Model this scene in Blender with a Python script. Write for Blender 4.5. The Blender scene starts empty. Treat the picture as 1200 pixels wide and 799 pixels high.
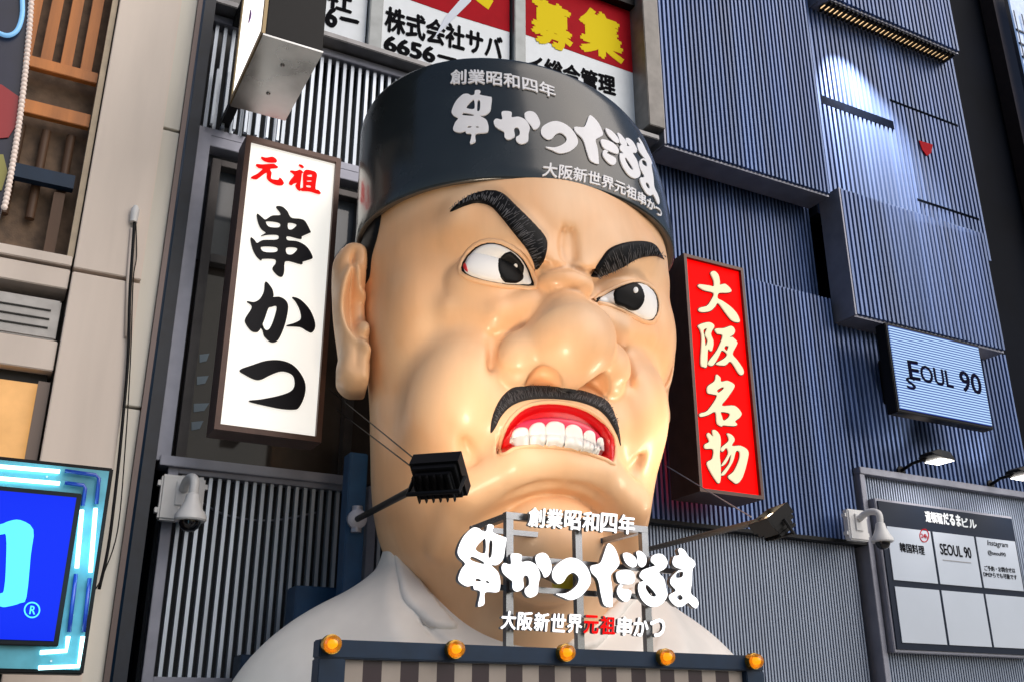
import bpy, bmesh, math, random
import numpy as np
from mathutils import Vector, Matrix
from mathutils.geometry import delaunay_2d_cdt
random.seed(7); rng = np.random.default_rng(7)
S = bpy.context.scene; COL = S.collection

# ------------------------------------------------------------------ camera
F = 1165.0; PITCH = math.atan(449/F); AZ = math.radians(62.2)
CAM = np.array([0, 0, 1.6])
_h = np.array([math.cos(AZ), math.sin(AZ), 0]); _r = np.array([math.sin(AZ), -math.cos(AZ), 0]); _z = np.array([0, 0, 1.])
FW = math.cos(PITCH)*_h + math.sin(PITCH)*_z; UPV = -math.sin(PITCH)*_h + math.cos(PITCH)*_z
cam = bpy.data.cameras.new('camera'); co = bpy.data.objects.new('camera', cam); COL.objects.link(co)
co.location = CAM; co.rotation_euler = (math.pi/2 + PITCH, 0, AZ - math.pi/2)
cam.sensor_width = 36; cam.lens = 36*F/1200; cam.clip_end = 500; cam.clip_start = .05
S.camera = co
# ------------------------------------------------------------------ light
W = bpy.data.worlds.new('World'); S.world = W; W.use_nodes = True
nt = W.node_tree; sky = nt.nodes.new('ShaderNodeTexSky'); sky.sky_type = 'NISHITA'; sky.sun_disc = False
SUN_EL, SUN_ROT = math.radians(38), math.radians(150)
sky.sun_elevation = SUN_EL; sky.sun_rotation = SUN_ROT
nt.links.new(sky.outputs[0], nt.nodes['Background'].inputs[0]); nt.nodes['Background'].inputs[1].default_value = .045
sl = bpy.data.lights.new('sun', 'SUN'); so = bpy.data.objects.new('sun', sl); COL.objects.link(so)
sl.energy = 1.2; sl.angle = math.radians(60); sl.color = (1, .90, .80)
_d = Vector((math.sin(SUN_ROT)*math.cos(SUN_EL), math.cos(SUN_ROT)*math.cos(SUN_EL), math.sin(SUN_EL)))
so.rotation_euler = _d.to_track_quat('Z', 'Y').to_euler()
S.view_settings.view_transform = 'Standard'; S.view_settings.look = 'None'
S.view_settings.exposure = 1.0; S.view_settings.gamma = 1; S.view_settings.use_curve_mapping = False

# ------------------------------------------------------------------ helpers
def ray(x, y): return FW + (x-600)/F*_r - (y-399.5)/F*UPV
def P(x, y, Y):
    d = ray(x, y); return CAM + d*(Y/d[1])

def tag(o, label=None, cat=None, group=None, kind=None):
    if label: o['label'] = label
    if cat: o['category'] = cat
    if group: o['group'] = group
    if kind: o['kind'] = kind
    return o
def thing(name, label, cat, loc=(0, 0, 0), group=None):
    o = bpy.data.objects.new(name, None); COL.objects.link(o); o.location = loc; o.empty_display_size = .2
    return tag(o, label, cat, group)
def origin(p):
    v = Vector((0, 0, 0))
    while p is not None: v = v + Vector(p.location); p = p.parent
    return v
def link(name, me, mats, parent=None, smooth=False):
    o = bpy.data.objects.new(name, me); COL.objects.link(o)
    if not isinstance(mats, (list, tuple)): mats = [mats]
    for m in mats: me.materials.append(m)
    if parent is not None:
        me.transform(Matrix.Translation(-origin(parent))); o.parent = parent
    if smooth:
        me.polygons.foreach_set('use_smooth', [True]*len(me.polygons))
    me.update(); return o

class MB:
    def __init__(s): s.v = []; s.f = []; s.m = []
    def add(s, v, f, m=0):
        b = len(s.v); s.v += [tuple(map(float, q)) for q in v]; s.f += [tuple(b+i for i in q) for q in f]; s.m += [m]*len(f); return s
    def box(s, x0, x1, y0, y1, z0, z1, m=0):
        if x0 > x1: x0, x1 = x1, x0
        if y0 > y1: y0, y1 = y1, y0
        if z0 > z1: z0, z1 = z1, z0
        v = [(x0,y0,z0),(x1,y0,z0),(x1,y1,z0),(x0,y1,z0),(x0,y0,z1),(x1,y0,z1),(x1,y1,z1),(x0,y1,z1)]
        return s.add(v, [(3,2,1,0),(4,5,6,7),(0,1,5,4),(1,2,6,5),(2,3,7,6),(3,0,4,7)], m)
    def quadbox(s, c, y0, y1, m=0):
        """prism: four (x,z) corners, between y0 (front) and y1"""
        n = len(c)
        v = [(x, y0, z) for x, z in c] + [(x, y1, z) for x, z in c]
        f = [tuple(range(n)), tuple(range(2*n-1, n-1, -1))] + [(i, i+n, (i+1) % n+n, (i+1) % n) for i in range(n)]
        return s.add(v, f, m)
    def tube(s, pts, r, n=10, m=0, cap=True):
        pts = [np.array(p, float) for p in pts]; k = len(pts); rr = r if hasattr(r, '__len__') else [r]*k
        up = None; base = len(s.v); V = []
        for i, p in enumerate(pts):
            t = pts[min(i+1, k-1)] - pts[max(i-1, 0)]; t = t/(np.linalg.norm(t)+1e-12)
            if up is None: up = np.array([0, 0, 1.]) if abs(t[2]) < .9 else np.array([1., 0, 0])
            a = np.cross(t, up); a /= np.linalg.norm(a)+1e-12; b = np.cross(a, t); up = b
            for j in range(n):
                an = 2*math.pi*j/n; V.append(p + rr[i]*(math.cos(an)*a + math.sin(an)*b))
        f = [(i*n+j, i*n+(j+1) % n, (i+1)*n+(j+1) % n, (i+1)*n+j) for i in range(k-1) for j in range(n)]
        if cap: f += [tuple(range(n-1, -1, -1)), tuple((k-1)*n+j for j in range(n))]
        return s.add(V, f, m)
    def lathe(s, prof, c, axis=(0, 0, 1), n=24, m=0):
        ax = Vector(axis).normalized(); q = Vector((0, 0, 1)).rotation_difference(ax); c = Vector(c); k = len(prof)
        V = [c + q @ Vector((r*math.cos(2*math.pi*j/n), r*math.sin(2*math.pi*j/n), h)) for r, h in prof for j in range(n)]
        f = [(i*n+j, i*n+(j+1) % n, (i+1)*n+(j+1) % n, (i+1)*n+j) for i in range(k-1) for j in range(n)]
        f += [tuple(range(n-1, -1, -1)), tuple((k-1)*n+j for j in range(n))]
        return s.add(V, f, m)
    def build(s, name, mats, parent=None, smooth=False, bevel=0, seg=2):
        me = bpy.data.meshes.new(name); me.from_pydata(s.v, [], s.f)
        me.polygons.foreach_set('material_index', s.m)
        bm = bmesh.new(); bm.from_mesh(me); bmesh.ops.recalc_face_normals(bm, faces=bm.faces)
        if bevel: bmesh.ops.bevel(bm, geom=bm.edges[:], offset=bevel, segments=seg, affect='EDGES', clamp_overlap=True)
        bm.to_mesh(me); bm.free()
        o = link(name, me, mats, parent, smooth)
        if smooth == 'auto':
            me.set_sharp_from_angle(angle=SUN_EL)
        return o

def smooth_poly(pts, n=6, closed=True):
    p = np.array(pts, float); k = len(p); out = []
    for i in range(k if closed else k-1):
        a, b, c, d = (p[(i-1) % k], p[i], p[(i+1) % k], p[(i+2) % k]) if closed else (p[max(i-1, 0)], p[i], p[i+1], p[min(i+2, k-1)])
        for j in range(n):
            t = j/n
            out.append(.5*((2*b)+(-a+c)*t+(2*a-5*b+4*c-d)*t*t+(-a+3*b-3*c+d)*t**3))
    if not closed: out.append(p[-1])
    return np.array(out)

# ------------------------------------------------------------------ materials
MATS = {}
def mat(name, col=(.5, .5, .5), rough=.5, metal=0, emit=0, ecol=None, noise=0, nscale=6, bump=0, bscale=60, coat=0, spec=.5, streak=False, rvar=0):
    if name in MATS: return MATS[name]
    m = bpy.data.materials.new(name); m.use_nodes = True; n = m.node_tree.nodes; l = m.node_tree.links
    b = n['Principled BSDF']; b.inputs['Base Color'].default_value = (*col, 1); b.inputs['Roughness'].default_value = rough
    b.inputs['Metallic'].default_value = metal; b.inputs['Coat Weight'].default_value = coat; b.inputs['Coat Roughness'].default_value = .12
    b.inputs['Specular IOR Level'].default_value = spec
    if emit:
        b.inputs['Emission Color'].default_value = (*(ecol or col), 1); b.inputs['Emission Strength'].default_value = emit
    tc = n.new('ShaderNodeTexCoord'); mp = n.new('ShaderNodeMapping'); l.new(tc.outputs['Object'], mp.inputs[0])
    if streak: mp.inputs['Scale'].default_value = (1, 1, .12)
    if noise or rvar:
        t = n.new('ShaderNodeTexNoise'); t.inputs['Scale'].default_value = nscale; t.inputs['Detail'].default_value = 6; l.new(mp.outputs[0], t.inputs['Vector'])
    if noise:
        r = n.new('ShaderNodeMapRange'); r.inputs[1].default_value = .3; r.inputs[2].default_value = .7
        r.inputs[3].default_value = 1-noise; r.inputs[4].default_value = 1+noise*.6; l.new(t.outputs[0], r.inputs[0])
        x = n.new('ShaderNodeVectorMath'); x.operation = 'SCALE'; x.inputs[0].default_value = col; l.new(r.outputs[0], x.inputs['Scale']); l.new(x.outputs[0], b.inputs['Base Color'])
    if rvar:
        r2 = n.new('ShaderNodeMapRange'); r2.inputs[1].default_value = .3; r2.inputs[2].default_value = .7
        r2.inputs[3].default_value = max(rough-rvar, .02); r2.inputs[4].default_value = rough+rvar; l.new(t.outputs[0], r2.inputs[0]); l.new(r2.outputs[0], b.inputs['Roughness'])
    if bump:
        t2 = n.new('ShaderNodeTexNoise'); t2.inputs['Scale'].default_value = bscale; t2.inputs['Detail'].default_value = 4; l.new(tc.outputs['Object'], t2.inputs['Vector'])
        bp = n.new('ShaderNodeBump'); bp.inputs['Strength'].default_value = bump; bp.inputs['Distance'].default_value = .01
        l.new(t2.outputs[0], bp.inputs['Height']); l.new(bp.outputs[0], b.inputs['Normal'])
    MATS[name] = m; return m

SKIN = mat('painted_skin', (.80, .52, .33), .46, bump=.04, bscale=7, coat=.12)
def tones(m, c1, c2, scale):
    n = m.node_tree.nodes; l = m.node_tree.links; tc = n.new('ShaderNodeTexCoord'); t = n.new('ShaderNodeTexNoise'); t.inputs['Scale'].default_value = scale; t.inputs['Detail'].default_value = 3
    r = n.new('ShaderNodeMapRange'); r.interpolation_type = 'SMOOTHSTEP'; r.inputs[1].default_value = .38; r.inputs[2].default_value = .64
    x = n.new('ShaderNodeMix'); x.data_type = 'RGBA'; x.inputs['A'].default_value = (*c1, 1); x.inputs['B'].default_value = (*c2, 1)
    l.new(tc.outputs['Object'], t.inputs['Vector']); l.new(t.outputs[0], r.inputs[0]); l.new(r.outputs[0], x.inputs['Factor']); mp = n.new('ShaderNodeMapping'); mp.inputs['Scale'].default_value = (5, 5, .8); t2 = n.new('ShaderNodeTexNoise'); t2.inputs['Scale'].default_value = 2.2; t2.inputs['Detail'].default_value = 7
    r2 = n.new('ShaderNodeMapRange'); r2.inputs[1].default_value = .25; r2.inputs[2].default_value = .6; r2.inputs[3].default_value = .955; r2.inputs[4].default_value = 1
    y = n.new('ShaderNodeVectorMath'); y.operation = 'SCALE'
    l.new(tc.outputs['Object'], mp.inputs[0]); l.new(mp.outputs[0], t2.inputs['Vector']); l.new(t2.outputs[0], r2.inputs[0]); l.new(x.outputs['Result'], y.inputs[0]); l.new(r2.outputs[0], y.inputs['Scale'])
    l.new(y.outputs[0], n['Principled BSDF'].inputs['Base Color'])
tones(SKIN, (.87, .565, .335), (.85, .485, .25), 1.1)
BLACKP = mat('gloss_black_paint', (.004, .004, .005),   .5, noise=.2, spec=.15)
HATM = mat('hat_paint', (.020, .026, .030), .24, noise=.15, nscale=2, coat=.3, bump=.04, bscale=3, rvar=.05)
HATLIP = mat('hat_lip_metal', (.11, .095, .08), .35, metal=.3, noise=.2)
DECAL = mat('pale_decal', (.86, .87, .92), .5, noise=.05)
EYEW = mat('eye_white', (.86, .86, .86), .4, spec=.3)
REDP = mat('mouth_red', (.66, .002, .004), .35, coat=.2, noise=.08, bump=.15, bscale=40)
GUM = mat('gum_pink', (.70, .03, .09), .3, coat=.3, bump=.1, bscale=40)
TOOTH = mat('tooth_white', (.84, .83, .81), .4, coat=.1)
HAIRG = mat('painted_strand', (.085, .085, .095), .6)
MOUSM = mat('moustache_paint', (.028, .028, .032), .55, spec=.15)
ROBE = mat('robe_white', (.86, .82, .77), .5, noise=.10, nscale=2, bump=.25, bscale=2.2)
SILV = mat('silver_slat', (.50, .56, .64), .38, metal=.5, noise=.12, nscale=3, streak=True)
FRAME = mat('grey_frame', (.26, .27, .33), .45, metal=.4, noise=.15, nscale=4, bump=.05)
VOID = mat('recess_shade', (.002, .004, .010), .9, noise=.3, spec=.02)  # near-black: the darkness inside recesses and slots is put into the colour
NAVY = mat('navy_steel', (.004, .022, .055), .45, noise=.2, spec=.3)
BLUEST = mat('blue_steel', (.006, .04, .10), .45, noise=.2, spec=.3)
GLASS = mat('dark_glass', (.012, .016, .022), .06, noise=.3, nscale=2, spec=.6)
GLASSB = mat('brown_glass', (.035, .028, .024), .08, noise=.35, nscale=1.5, spec=.6)
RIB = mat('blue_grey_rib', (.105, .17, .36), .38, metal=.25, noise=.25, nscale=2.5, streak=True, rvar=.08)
RIBB = mat('rib_gap_shade', (.006, .010, .025), .6, metal=.3, noise=.2, nscale=2)  # shade between the ribs is put into the back sheet's colour
def per_piece(m, lo, hi):
    n = m.node_tree.nodes; l = m.node_tree.links; b = n['Principled BSDF']; g = n.new('ShaderNodeNewGeometry'); r = n.new('ShaderNodeMapRange'); r.inputs[3].default_value = lo; r.inputs[4].default_value = hi
    x = n.new('ShaderNodeVectorMath'); x.operation = 'SCALE'; src = b.inputs['Base Color'].links[0].from_socket
    l.new(g.outputs['Random Per Island'], r.inputs[0]); l.new(src, x.inputs[0]); l.new(r.outputs[0], x.inputs['Scale']); l.new(x.outputs[0], b.inputs['Base Color'])
per_piece(RIB, .78, 1.15); per_piece(SILV, .8, 1.12)
RIBL = mat('pale_rib', (.29, .345, .45), .4, metal=.3, noise=.1, nscale=2, streak=True)
BEIGE = mat('beige_tile', (.72, .62, .54), .42, noise=.13, nscale=2.2, bump=.05, bscale=15, streak=True)
BEIGEG = mat('greenish_tile', (.66, .64, .58), .45, noise=.12, nscale=2.5, bump=.05, streak=True)
SEAM = mat('dark_joint', (.03, .028, .025), .7)
BROWN = mat('brown_sign_frame', (.085, .04, .028), .4, metal=.2, noise=.2)
BLK = mat('black_metal', (.005, .005, .006), .5, noise=.2, spec=.2)
STEEL = mat('steel', (.24, .25, .27), .25, metal=.9, noise=.1, bump=.03)
BRUSH = mat('brushed_underside', (.40, .41, .42), .3, metal=.8, noise=.35, nscale=1.6, rvar=.12)
WPLAS = mat('white_plastic', (.72, .72, .72), .38, noise=.04)
RED = mat('red_paint', (.65, .006, .006), .4)
YEL = mat('yellow_print', (.85, .66, .01), .7, spec=.1)
PAPER = mat('white_poster', (.80, .86, .92), .5, noise=.04)
PRED = mat('red_poster', (.42, .003, .012), .7, noise=.08, spec=.1)
INK = mat('black_ink', (.004, .004, .006), .8, spec=.05)
ASPH = mat('asphalt', (.05, .05, .052), .8, noise=.3, bump=.4, bscale=80)
PAVE = mat('paving', (.36, .34, .31), .7, noise=.2, bump=.2)

# ------------------------------------------------------------------ lettering
def text_mesh(body, bold=0, extrude=0, res=3):
    """bold letters: the outline thickened by a few copies, each a hair in front of the last"""
    c = bpy.data.curves.new('txt', 'FONT'); c.body = body; c.size = 1; c.extrude = extrude; c.resolution_u = res
    o = bpy.data.objects.new('txt', c); COL.objects.link(o)
    bpy.context.view_layer.update()
    me = bpy.data.meshes.new_from_object(o.evaluated_get(bpy.context.evaluated_depsgraph_get()))
    bpy.data.objects.remove(o)
    if bold > .012:
        bm = bmesh.new()
        for k, (dx, dy) in enumerate(((0, 0), (1, .3), (-1, -.3), (.3, -.8), (-.3, .8))):
            bm2 = bmesh.new(); bm2.from_mesh(me)
            for v in bm2.verts: v.co = (v.co.x+dx*bold, v.co.y+dy*bold, v.co.z*(1+.03*k))
            t = bpy.data.meshes.new('t'); bm2.to_mesh(t); bm2.free(); bm.from_mesh(t); bpy.data.meshes.remove(t)
        bm.to_mesh(me); bm.free()
    return me
def fill_mesh(loops, extrude=0, bevel=0):
    """loops: list of closed outlines in the plane, holes included; filled by even-odd"""
    c = bpy.data.curves.new('gly', 'CURVE'); c.dimensions = '2D'; c.fill_mode = 'BOTH'; c.extrude = extrude; c.bevel_depth = bevel; c.bevel_resolution = 1
    for lp in loops:
        sp = c.splines.new('POLY'); sp.points.add(len(lp)-1); sp.use_cyclic_u = True
        for q, (x, y) in zip(sp.points, lp): q.co = (x, y, 0, 1)
    o = bpy.data.objects.new('gly', c); COL.objects.link(o)
    bpy.context.view_layer.update()
    me = bpy.data.meshes.new_from_object(o.evaluated_get(bpy.context.evaluated_depsgraph_get()))
    bpy.data.objects.remove(o); return me
def coords(me):
    a = np.empty(len(me.vertices)*3); me.vertices.foreach_get('co', a); return a.reshape(-1, 3)
def setco(me, a): me.vertices.foreach_set('co', np.asarray(a, float).ravel()); me.update()

def flat_text(name, body, pl, pr, hpx, Y, m, parent, bold=.02, depth=.004, shear=0, label=None):
    """text on a wall plane y=Y between two baseline pixels; hpx = cap height in pixels at left"""
    me = text_mesh(body, bold, .5); a = coords(me)
    x0, x1 = a[:, 0].min(), a[:, 0].max(); y0, y1 = a[:, 1].min(), a[:, 1].max()
    L = P(*pl, Y); Rr = P(*pr, Y); H = P(pl[0], pl[1]-hpx, Y)[2] - L[2]
    t = (a[:, 0]-x0)/(x1-x0); hh = (a[:, 1]-y0)/(y1-y0)*H
    out = np.stack([L[0]+t*(Rr[0]-L[0])+shear*hh, Y - depth*.5 - a[:, 2]*depth, L[2]+t*(Rr[2]-L[2])+hh], 1)
    setco(me, out); me.flip_normals() if False else None
    o = link(name, me, m, parent)
    if label: o['label'] = label
    return o
def px_loops(loops, off, sc, n=4):
    return [np.array(off)+smooth_poly(l, n)*sc for l in loops]
def wall_glyph(name, loops, Y, m, parent, depth=.03, grow=0):
    """outlines given in photo pixels, cut as a solid letter standing on the plane y=Y"""
    w = [[tuple(P(x, y, Y)[[0, 2]]) for x, y in l] for l in loops]
    me = fill_mesh(w, depth/2)
    a = coords(me); setco(me, np.stack([a[:, 0], Y-depth/2-a[:, 2], a[:, 1]], 1))
    bm = bmesh.new(); bm.from_mesh(me); bmesh.ops.remove_doubles(bm, verts=bm.verts, dist=1e-5); bmesh.ops.recalc_face_normals(bm, faces=bm.faces); bm.to_mesh(me); bm.free()
    return link(name, me, m, parent)
def strokes_outline(loops, r, Y):
    return loops

# outlines of the brush characters (crop pixels)
A_ = ((520, 600), .15023); B_ = ((660, 620), .15023)
LOGO = [
 ('kushi', A_, [[(320,105),(345,100),(368,115),(360,160),(440,195),(465,210),(455,290),(440,370),(395,415),(350,418),(400,470),(418,540),(412,610),(385,628),(300,630),(295,715),(258,738),(245,725),(262,625),(215,605),(205,575),(160,582),(110,555),(92,520),(115,450),(145,405),(100,355),(88,300),(130,200),(200,130),(250,130),(280,155),(310,150)],
   [(285,218),(305,225),(298,325),(225,292)],[(335,232),(358,240),(350,345),(325,350)],[(200,350),(285,390),(282,408),(190,378)],[(232,520),(265,530),(262,543),(228,540)],[(310,535),(332,548),(330,558),(308,552)]]),
 ('ka', A_, [[(500,335),(545,325),(585,340),(583,390),(640,385),(695,415),(728,490),(715,560),(705,640),(650,668),(612,640),(610,600),(640,570),(638,515),(615,495),(595,520),(598,590),(550,622),(515,600),(512,545),(490,525),(440,480),(428,430),(450,400),(500,410)],
   [(695,345),(745,320),(790,345),(818,430),(800,490),(762,512),(740,470),(700,410)]]),
 ('tsu', A_, [[(845,425),(900,380),(960,358),(1030,375),(1090,430),(1120,500),(1118,560),(1080,620),(1030,665),(965,688),(900,665),(850,640),(925,635),(985,600),(1022,555),(1025,510),(985,475),(940,500),(905,550),(865,560),(825,520),(822,470)]]),
 ('da', B_, [[(335,115),(375,150),(400,205),(412,270),(385,315),(345,365),(355,450),(358,575),(352,608),(295,595),(270,520),(245,400),(195,340),(190,290),(260,268),(290,200),(315,130)],
   [(445,190),(490,190),(540,230),(546,285),(510,300),(465,270),(442,220)],[(545,180),(580,175),(620,220),(618,275),(585,300),(556,275),(552,225)],[(390,340),(440,320),(500,325),(532,365),(525,415),(480,432),(410,422),(388,380)],[(410,437),(440,440),(430,465),(500,480),(495,540),(460,568),(415,540),(392,490)]]),
 ('ru', B_, [[(665,215),(710,195),(755,205),(787,260),(765,310),(720,340),(760,390),(775,460),(785,520),(750,575),(700,605),(640,600),(585,550),(558,480),(565,420),(600,405),(568,370),(590,325),(650,300),(690,285),(658,255)],
   [(625,435),(655,460),(695,510),(685,528),(650,515),(615,460)]]),
 ('ma', B_, [[(870,165),(890,150),(925,175),(950,215),(990,245),(1003,280),(980,320),(975,420),(968,500),(1010,540),(1028,580),(1010,618),(980,605),(945,575),(900,605),(850,600),(805,555),(800,515),(850,480),(810,430),(815,380),(870,325),(905,315),(850,300),(825,265),(840,215),(878,205)],
   [(858,345),(905,335),(900,375),(850,380)],[(865,520),(890,515),(905,540),(885,555),(860,540)]]),
]
C_ = ((270, 230), .1502); D_ = ((265, 330), .2003); E_ = ((280, 170), .09167)
WHITE_CH = [
 (C_, 'k', [[(360,85),(400,90),(440,125),(470,175),(540,185),(580,205),(620,280),(615,290),(555,318),(545,338),(445,315),(440,350),(510,358),(570,385),(610,425),(637,480),(625,495),(562,515),(550,535),(430,510),(415,600),(400,632),(365,620),(330,580),(330,555),(350,530),(345,495),(250,492),(238,505),(200,470),(170,410),(155,330),(185,350),(205,372),(250,350),(360,345),(370,308),(290,305),(235,315),(275,290),(240,260),(215,210),(205,145),(240,170),(270,190),(320,160),(385,155),(385,130),(358,95)],
   [(278,200),(380,212),(375,250),(295,245)],[(450,212),(515,225),(480,265),(447,262)],[(240,398),(358,402),(352,442),(255,440)],[(437,405),(520,410),(480,460),(435,455)]]),
 (D_, 'k', [[(228,5),(265,45),(275,85),(272,95),(310,95),(345,115),(360,155),(345,240),(320,310),(295,350),(260,355),(225,325),(215,300),(205,245),(225,285),(250,280),(275,230),(295,150),(265,150),(245,160),(225,215),(195,285),(170,298),(140,285),(110,240),(115,210),(150,150),(120,120),(160,125),(195,105),(220,60)],
   [(385,95),(430,110),(480,160),(510,220),(518,270),(500,300),(470,290),(430,268),(350,262),(400,245),(435,220),(430,170),(405,120)]]),
 (D_, 'k', [[(78,518),(150,490),(230,465),(310,462),(380,485),(430,535),(460,600),(455,670),(425,735),(395,748),(330,745),(250,730),(130,700),(200,690),(300,670),(370,645),(398,610),(395,560),(370,535),(320,525),(260,545),(205,572),(165,572),(110,545)]]),
 (E_, 'r', [[(280,165),(340,175),(420,165),(465,190),(480,225),(440,232),(370,228),(310,205)],
   [(215,260),(300,262),(430,255),(470,275),(495,298),(450,305),(405,310),(395,340),(412,370),(405,440),(440,455),(500,458),(512,430),(545,455),(568,500),(550,520),(480,518),(400,480),(355,430),(350,360),(270,415),(220,445),(150,425),(230,380),(300,315),(250,300)]]),
 (E_, 'r', [[(760,262),(800,270),(825,298),(800,298)],[(650,340),(720,345),(770,330),(802,348),(815,365),(800,370),(790,450),(778,540),(785,590),(760,585),(735,560),(720,520),(740,490),(700,500),(670,520),(640,505),(645,470),(700,400),(690,375)]]),
 (E_, 'r', [[(826,346),(940,345),(990,385),(985,450),(972,572),(1010,590),(1040,630),(1000,630),(900,600),(800,592),(792,560),(818,545)],
   [(872,392),(930,385),(922,420),(870,415)],[(867,462),(923,460),(918,482),(864,482)],[(860,522),(915,526),(910,556),(857,550)]]),
]
G_ = ((805, 310), .175); H_ = ((805, 430), .1816)
RED_CH = [
 (G_, [[(155,60),(180,50),(205,75),(215,120),(215,140),(250,135),(285,165),(290,185),(265,192),(210,195),(200,230),(235,250),(290,290),(330,335),(348,380),(335,390),(295,375),(250,320),(205,262),(180,290),(150,315),(100,322),(75,312),(80,295),(130,280),(160,240),(175,195),(110,175),(72,150),(80,138),(140,145),(175,150),(175,110)]]),
 (G_, [[(72,410),(140,390),(178,415),(155,465),(172,520),(160,580),(135,570),(128,680),(108,685),(88,660),(95,500),(85,440)],[(105,445),(130,430),(118,470),(135,510),(120,550),(112,490)],
   [(185,435),(240,430),(290,415),(315,440),(308,470),(280,490),(300,490),(330,520),(325,545),(300,600),(330,640),(370,700),(370,735),(345,730),(290,650),(250,675),(190,665),(245,630),(265,600),(230,575),(205,620),(170,675),(140,670),(145,645),(200,570),(235,480),(200,465)],[(255,545),(275,550),(262,580),(245,562)]]),
 (H_, [[(185,50),(210,70),(215,95),(255,90),(295,110),(298,135),(255,200),(220,250),(300,250),(345,295),(335,325),(305,350),(318,370),(300,380),(230,375),(220,382),(190,360),(180,290),(130,310),(85,320),(80,300),(130,280),(190,190),(160,175),(130,165),(130,125),(175,90)],[(190,150),(225,130),(235,138),(210,160),(195,165)],[(215,290),(270,298),(265,325),(232,345),(220,320)]]),
 (H_, [[(160,408),(185,412),(208,445),(212,500),(205,570),(212,640),(210,730),(190,740),(125,625),(160,590),(165,530),(115,525),(110,500),(140,480),(125,440),(135,425),(165,450)],
   [(255,428),(285,440),(302,470),(285,508),(340,508),(388,540),(385,600),(355,705),(320,750),(290,735),(262,705),(300,670),(335,590),(335,545),(310,545),(290,610),(240,690),(218,690),(270,620),(280,560),(245,620),(218,635),(262,560),(250,520),(225,545),(218,520),(262,480),(265,455)]]),
]

# ================================================================== SETTING
g = MB(); g.add([(-60,-60,0),(80,-60,0),(80,60,0),(-60,60,0)], [(0,1,2,3)]); tag(g.build('street', ASPH), kind='structure')
g = MB(); g.box(-20, 40, 4.5, 10.2, .004, .12); tag(g.build('pavement', PAVE), kind='structure')

YF = 10.3
def ribs(mb, x0, x1, z0, z1, yf, pitch, w, d, m=0):
    n = max(1, int(round((x1-x0)/pitch))); p = (x1-x0)/n
    for i in range(n):
        xa = x0+(i+.5)*p-w/2; mb.box(xa, xa+w, yf, yf+d, z0, z1, m)
def clad(name, x0, x1, z0, z1, yf, pitch, parent, depth=.25, duty=.44, rd=.11, mats=(None, None), rim=0):
    """ribbed metal panel: back sheet, ribs, end returns"""
    mb = MB(); rm, bmat = mats[0] or RIB, mats[1] or RIBB
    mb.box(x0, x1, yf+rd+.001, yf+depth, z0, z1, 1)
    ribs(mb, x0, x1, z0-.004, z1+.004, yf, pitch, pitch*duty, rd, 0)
    if rim:
        mb.box(x0-.03, x0-.002, yf-.004, yf+depth-.01, z0-.03, z1+.01, 2); mb.box(x0, x1, yf+.05, yf+depth-.01, z0-.04, z0-.006, 2)
    return mb.build(name, [rm, bmat, FRAME], parent)

bld = thing('building', 'tall building clad in ribbed blue grey metal panels behind the giant head', 'building', (8, 11, 0))
w = MB(); w.box(1.1, 15.6, 11.0, 14, 0, 17); w.build('wall', VOID, bld)
# ribbed panels, right half
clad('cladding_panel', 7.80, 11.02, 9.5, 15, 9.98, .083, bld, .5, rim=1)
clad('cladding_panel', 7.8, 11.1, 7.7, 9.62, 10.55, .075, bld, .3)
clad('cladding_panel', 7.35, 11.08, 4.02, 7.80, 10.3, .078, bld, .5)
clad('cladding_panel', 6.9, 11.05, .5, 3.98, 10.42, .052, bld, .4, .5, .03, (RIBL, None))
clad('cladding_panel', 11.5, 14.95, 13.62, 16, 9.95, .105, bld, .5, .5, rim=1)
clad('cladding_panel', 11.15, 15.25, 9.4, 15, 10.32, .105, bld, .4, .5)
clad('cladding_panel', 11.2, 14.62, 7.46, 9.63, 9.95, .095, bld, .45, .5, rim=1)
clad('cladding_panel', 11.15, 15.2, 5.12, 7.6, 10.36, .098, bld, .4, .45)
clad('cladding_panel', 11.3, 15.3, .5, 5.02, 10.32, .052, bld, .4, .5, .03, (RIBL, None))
mb = MB(); mb.box(11.12, 15.4, 10.2, 10.34, 5.02, 5.12); mb.box(11.12, 11.22, 10.22, 10.7, .5, 5.02); mb.build('ledge', FRAME, bld, bevel=.006)
mb = MB(); mb.box(7.2, 11.12, 10.24, 10.46, 3.98, 4.03); mb.build('ledge', BLK, bld)
mb = MB()  # slots and hatch lines: near-black bars on the ribs, shade put into their colour
for bx in ((11.45, 13.2, 11.55, 11.72), (13.2, 15.0, 12.15, 12.2), (13.5, 15.1, 10.18, 10.23)):
    mb = MB(); mb.box(bx[0], bx[1], 10.3165, 10.322, bx[2], bx[3]); mb.build('slot_shade', VOID, bld)
p = [P(x, y, 10.30)[[0, 2]] for x, y in ((1077,165),(1093,170),(1091,180),(1086,183),(1081,176))]
mb = MB(); mb.quadbox([tuple(q) for q in p], 10.295, 10.312); mb.build('red_sticker', PRED, bld)
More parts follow.
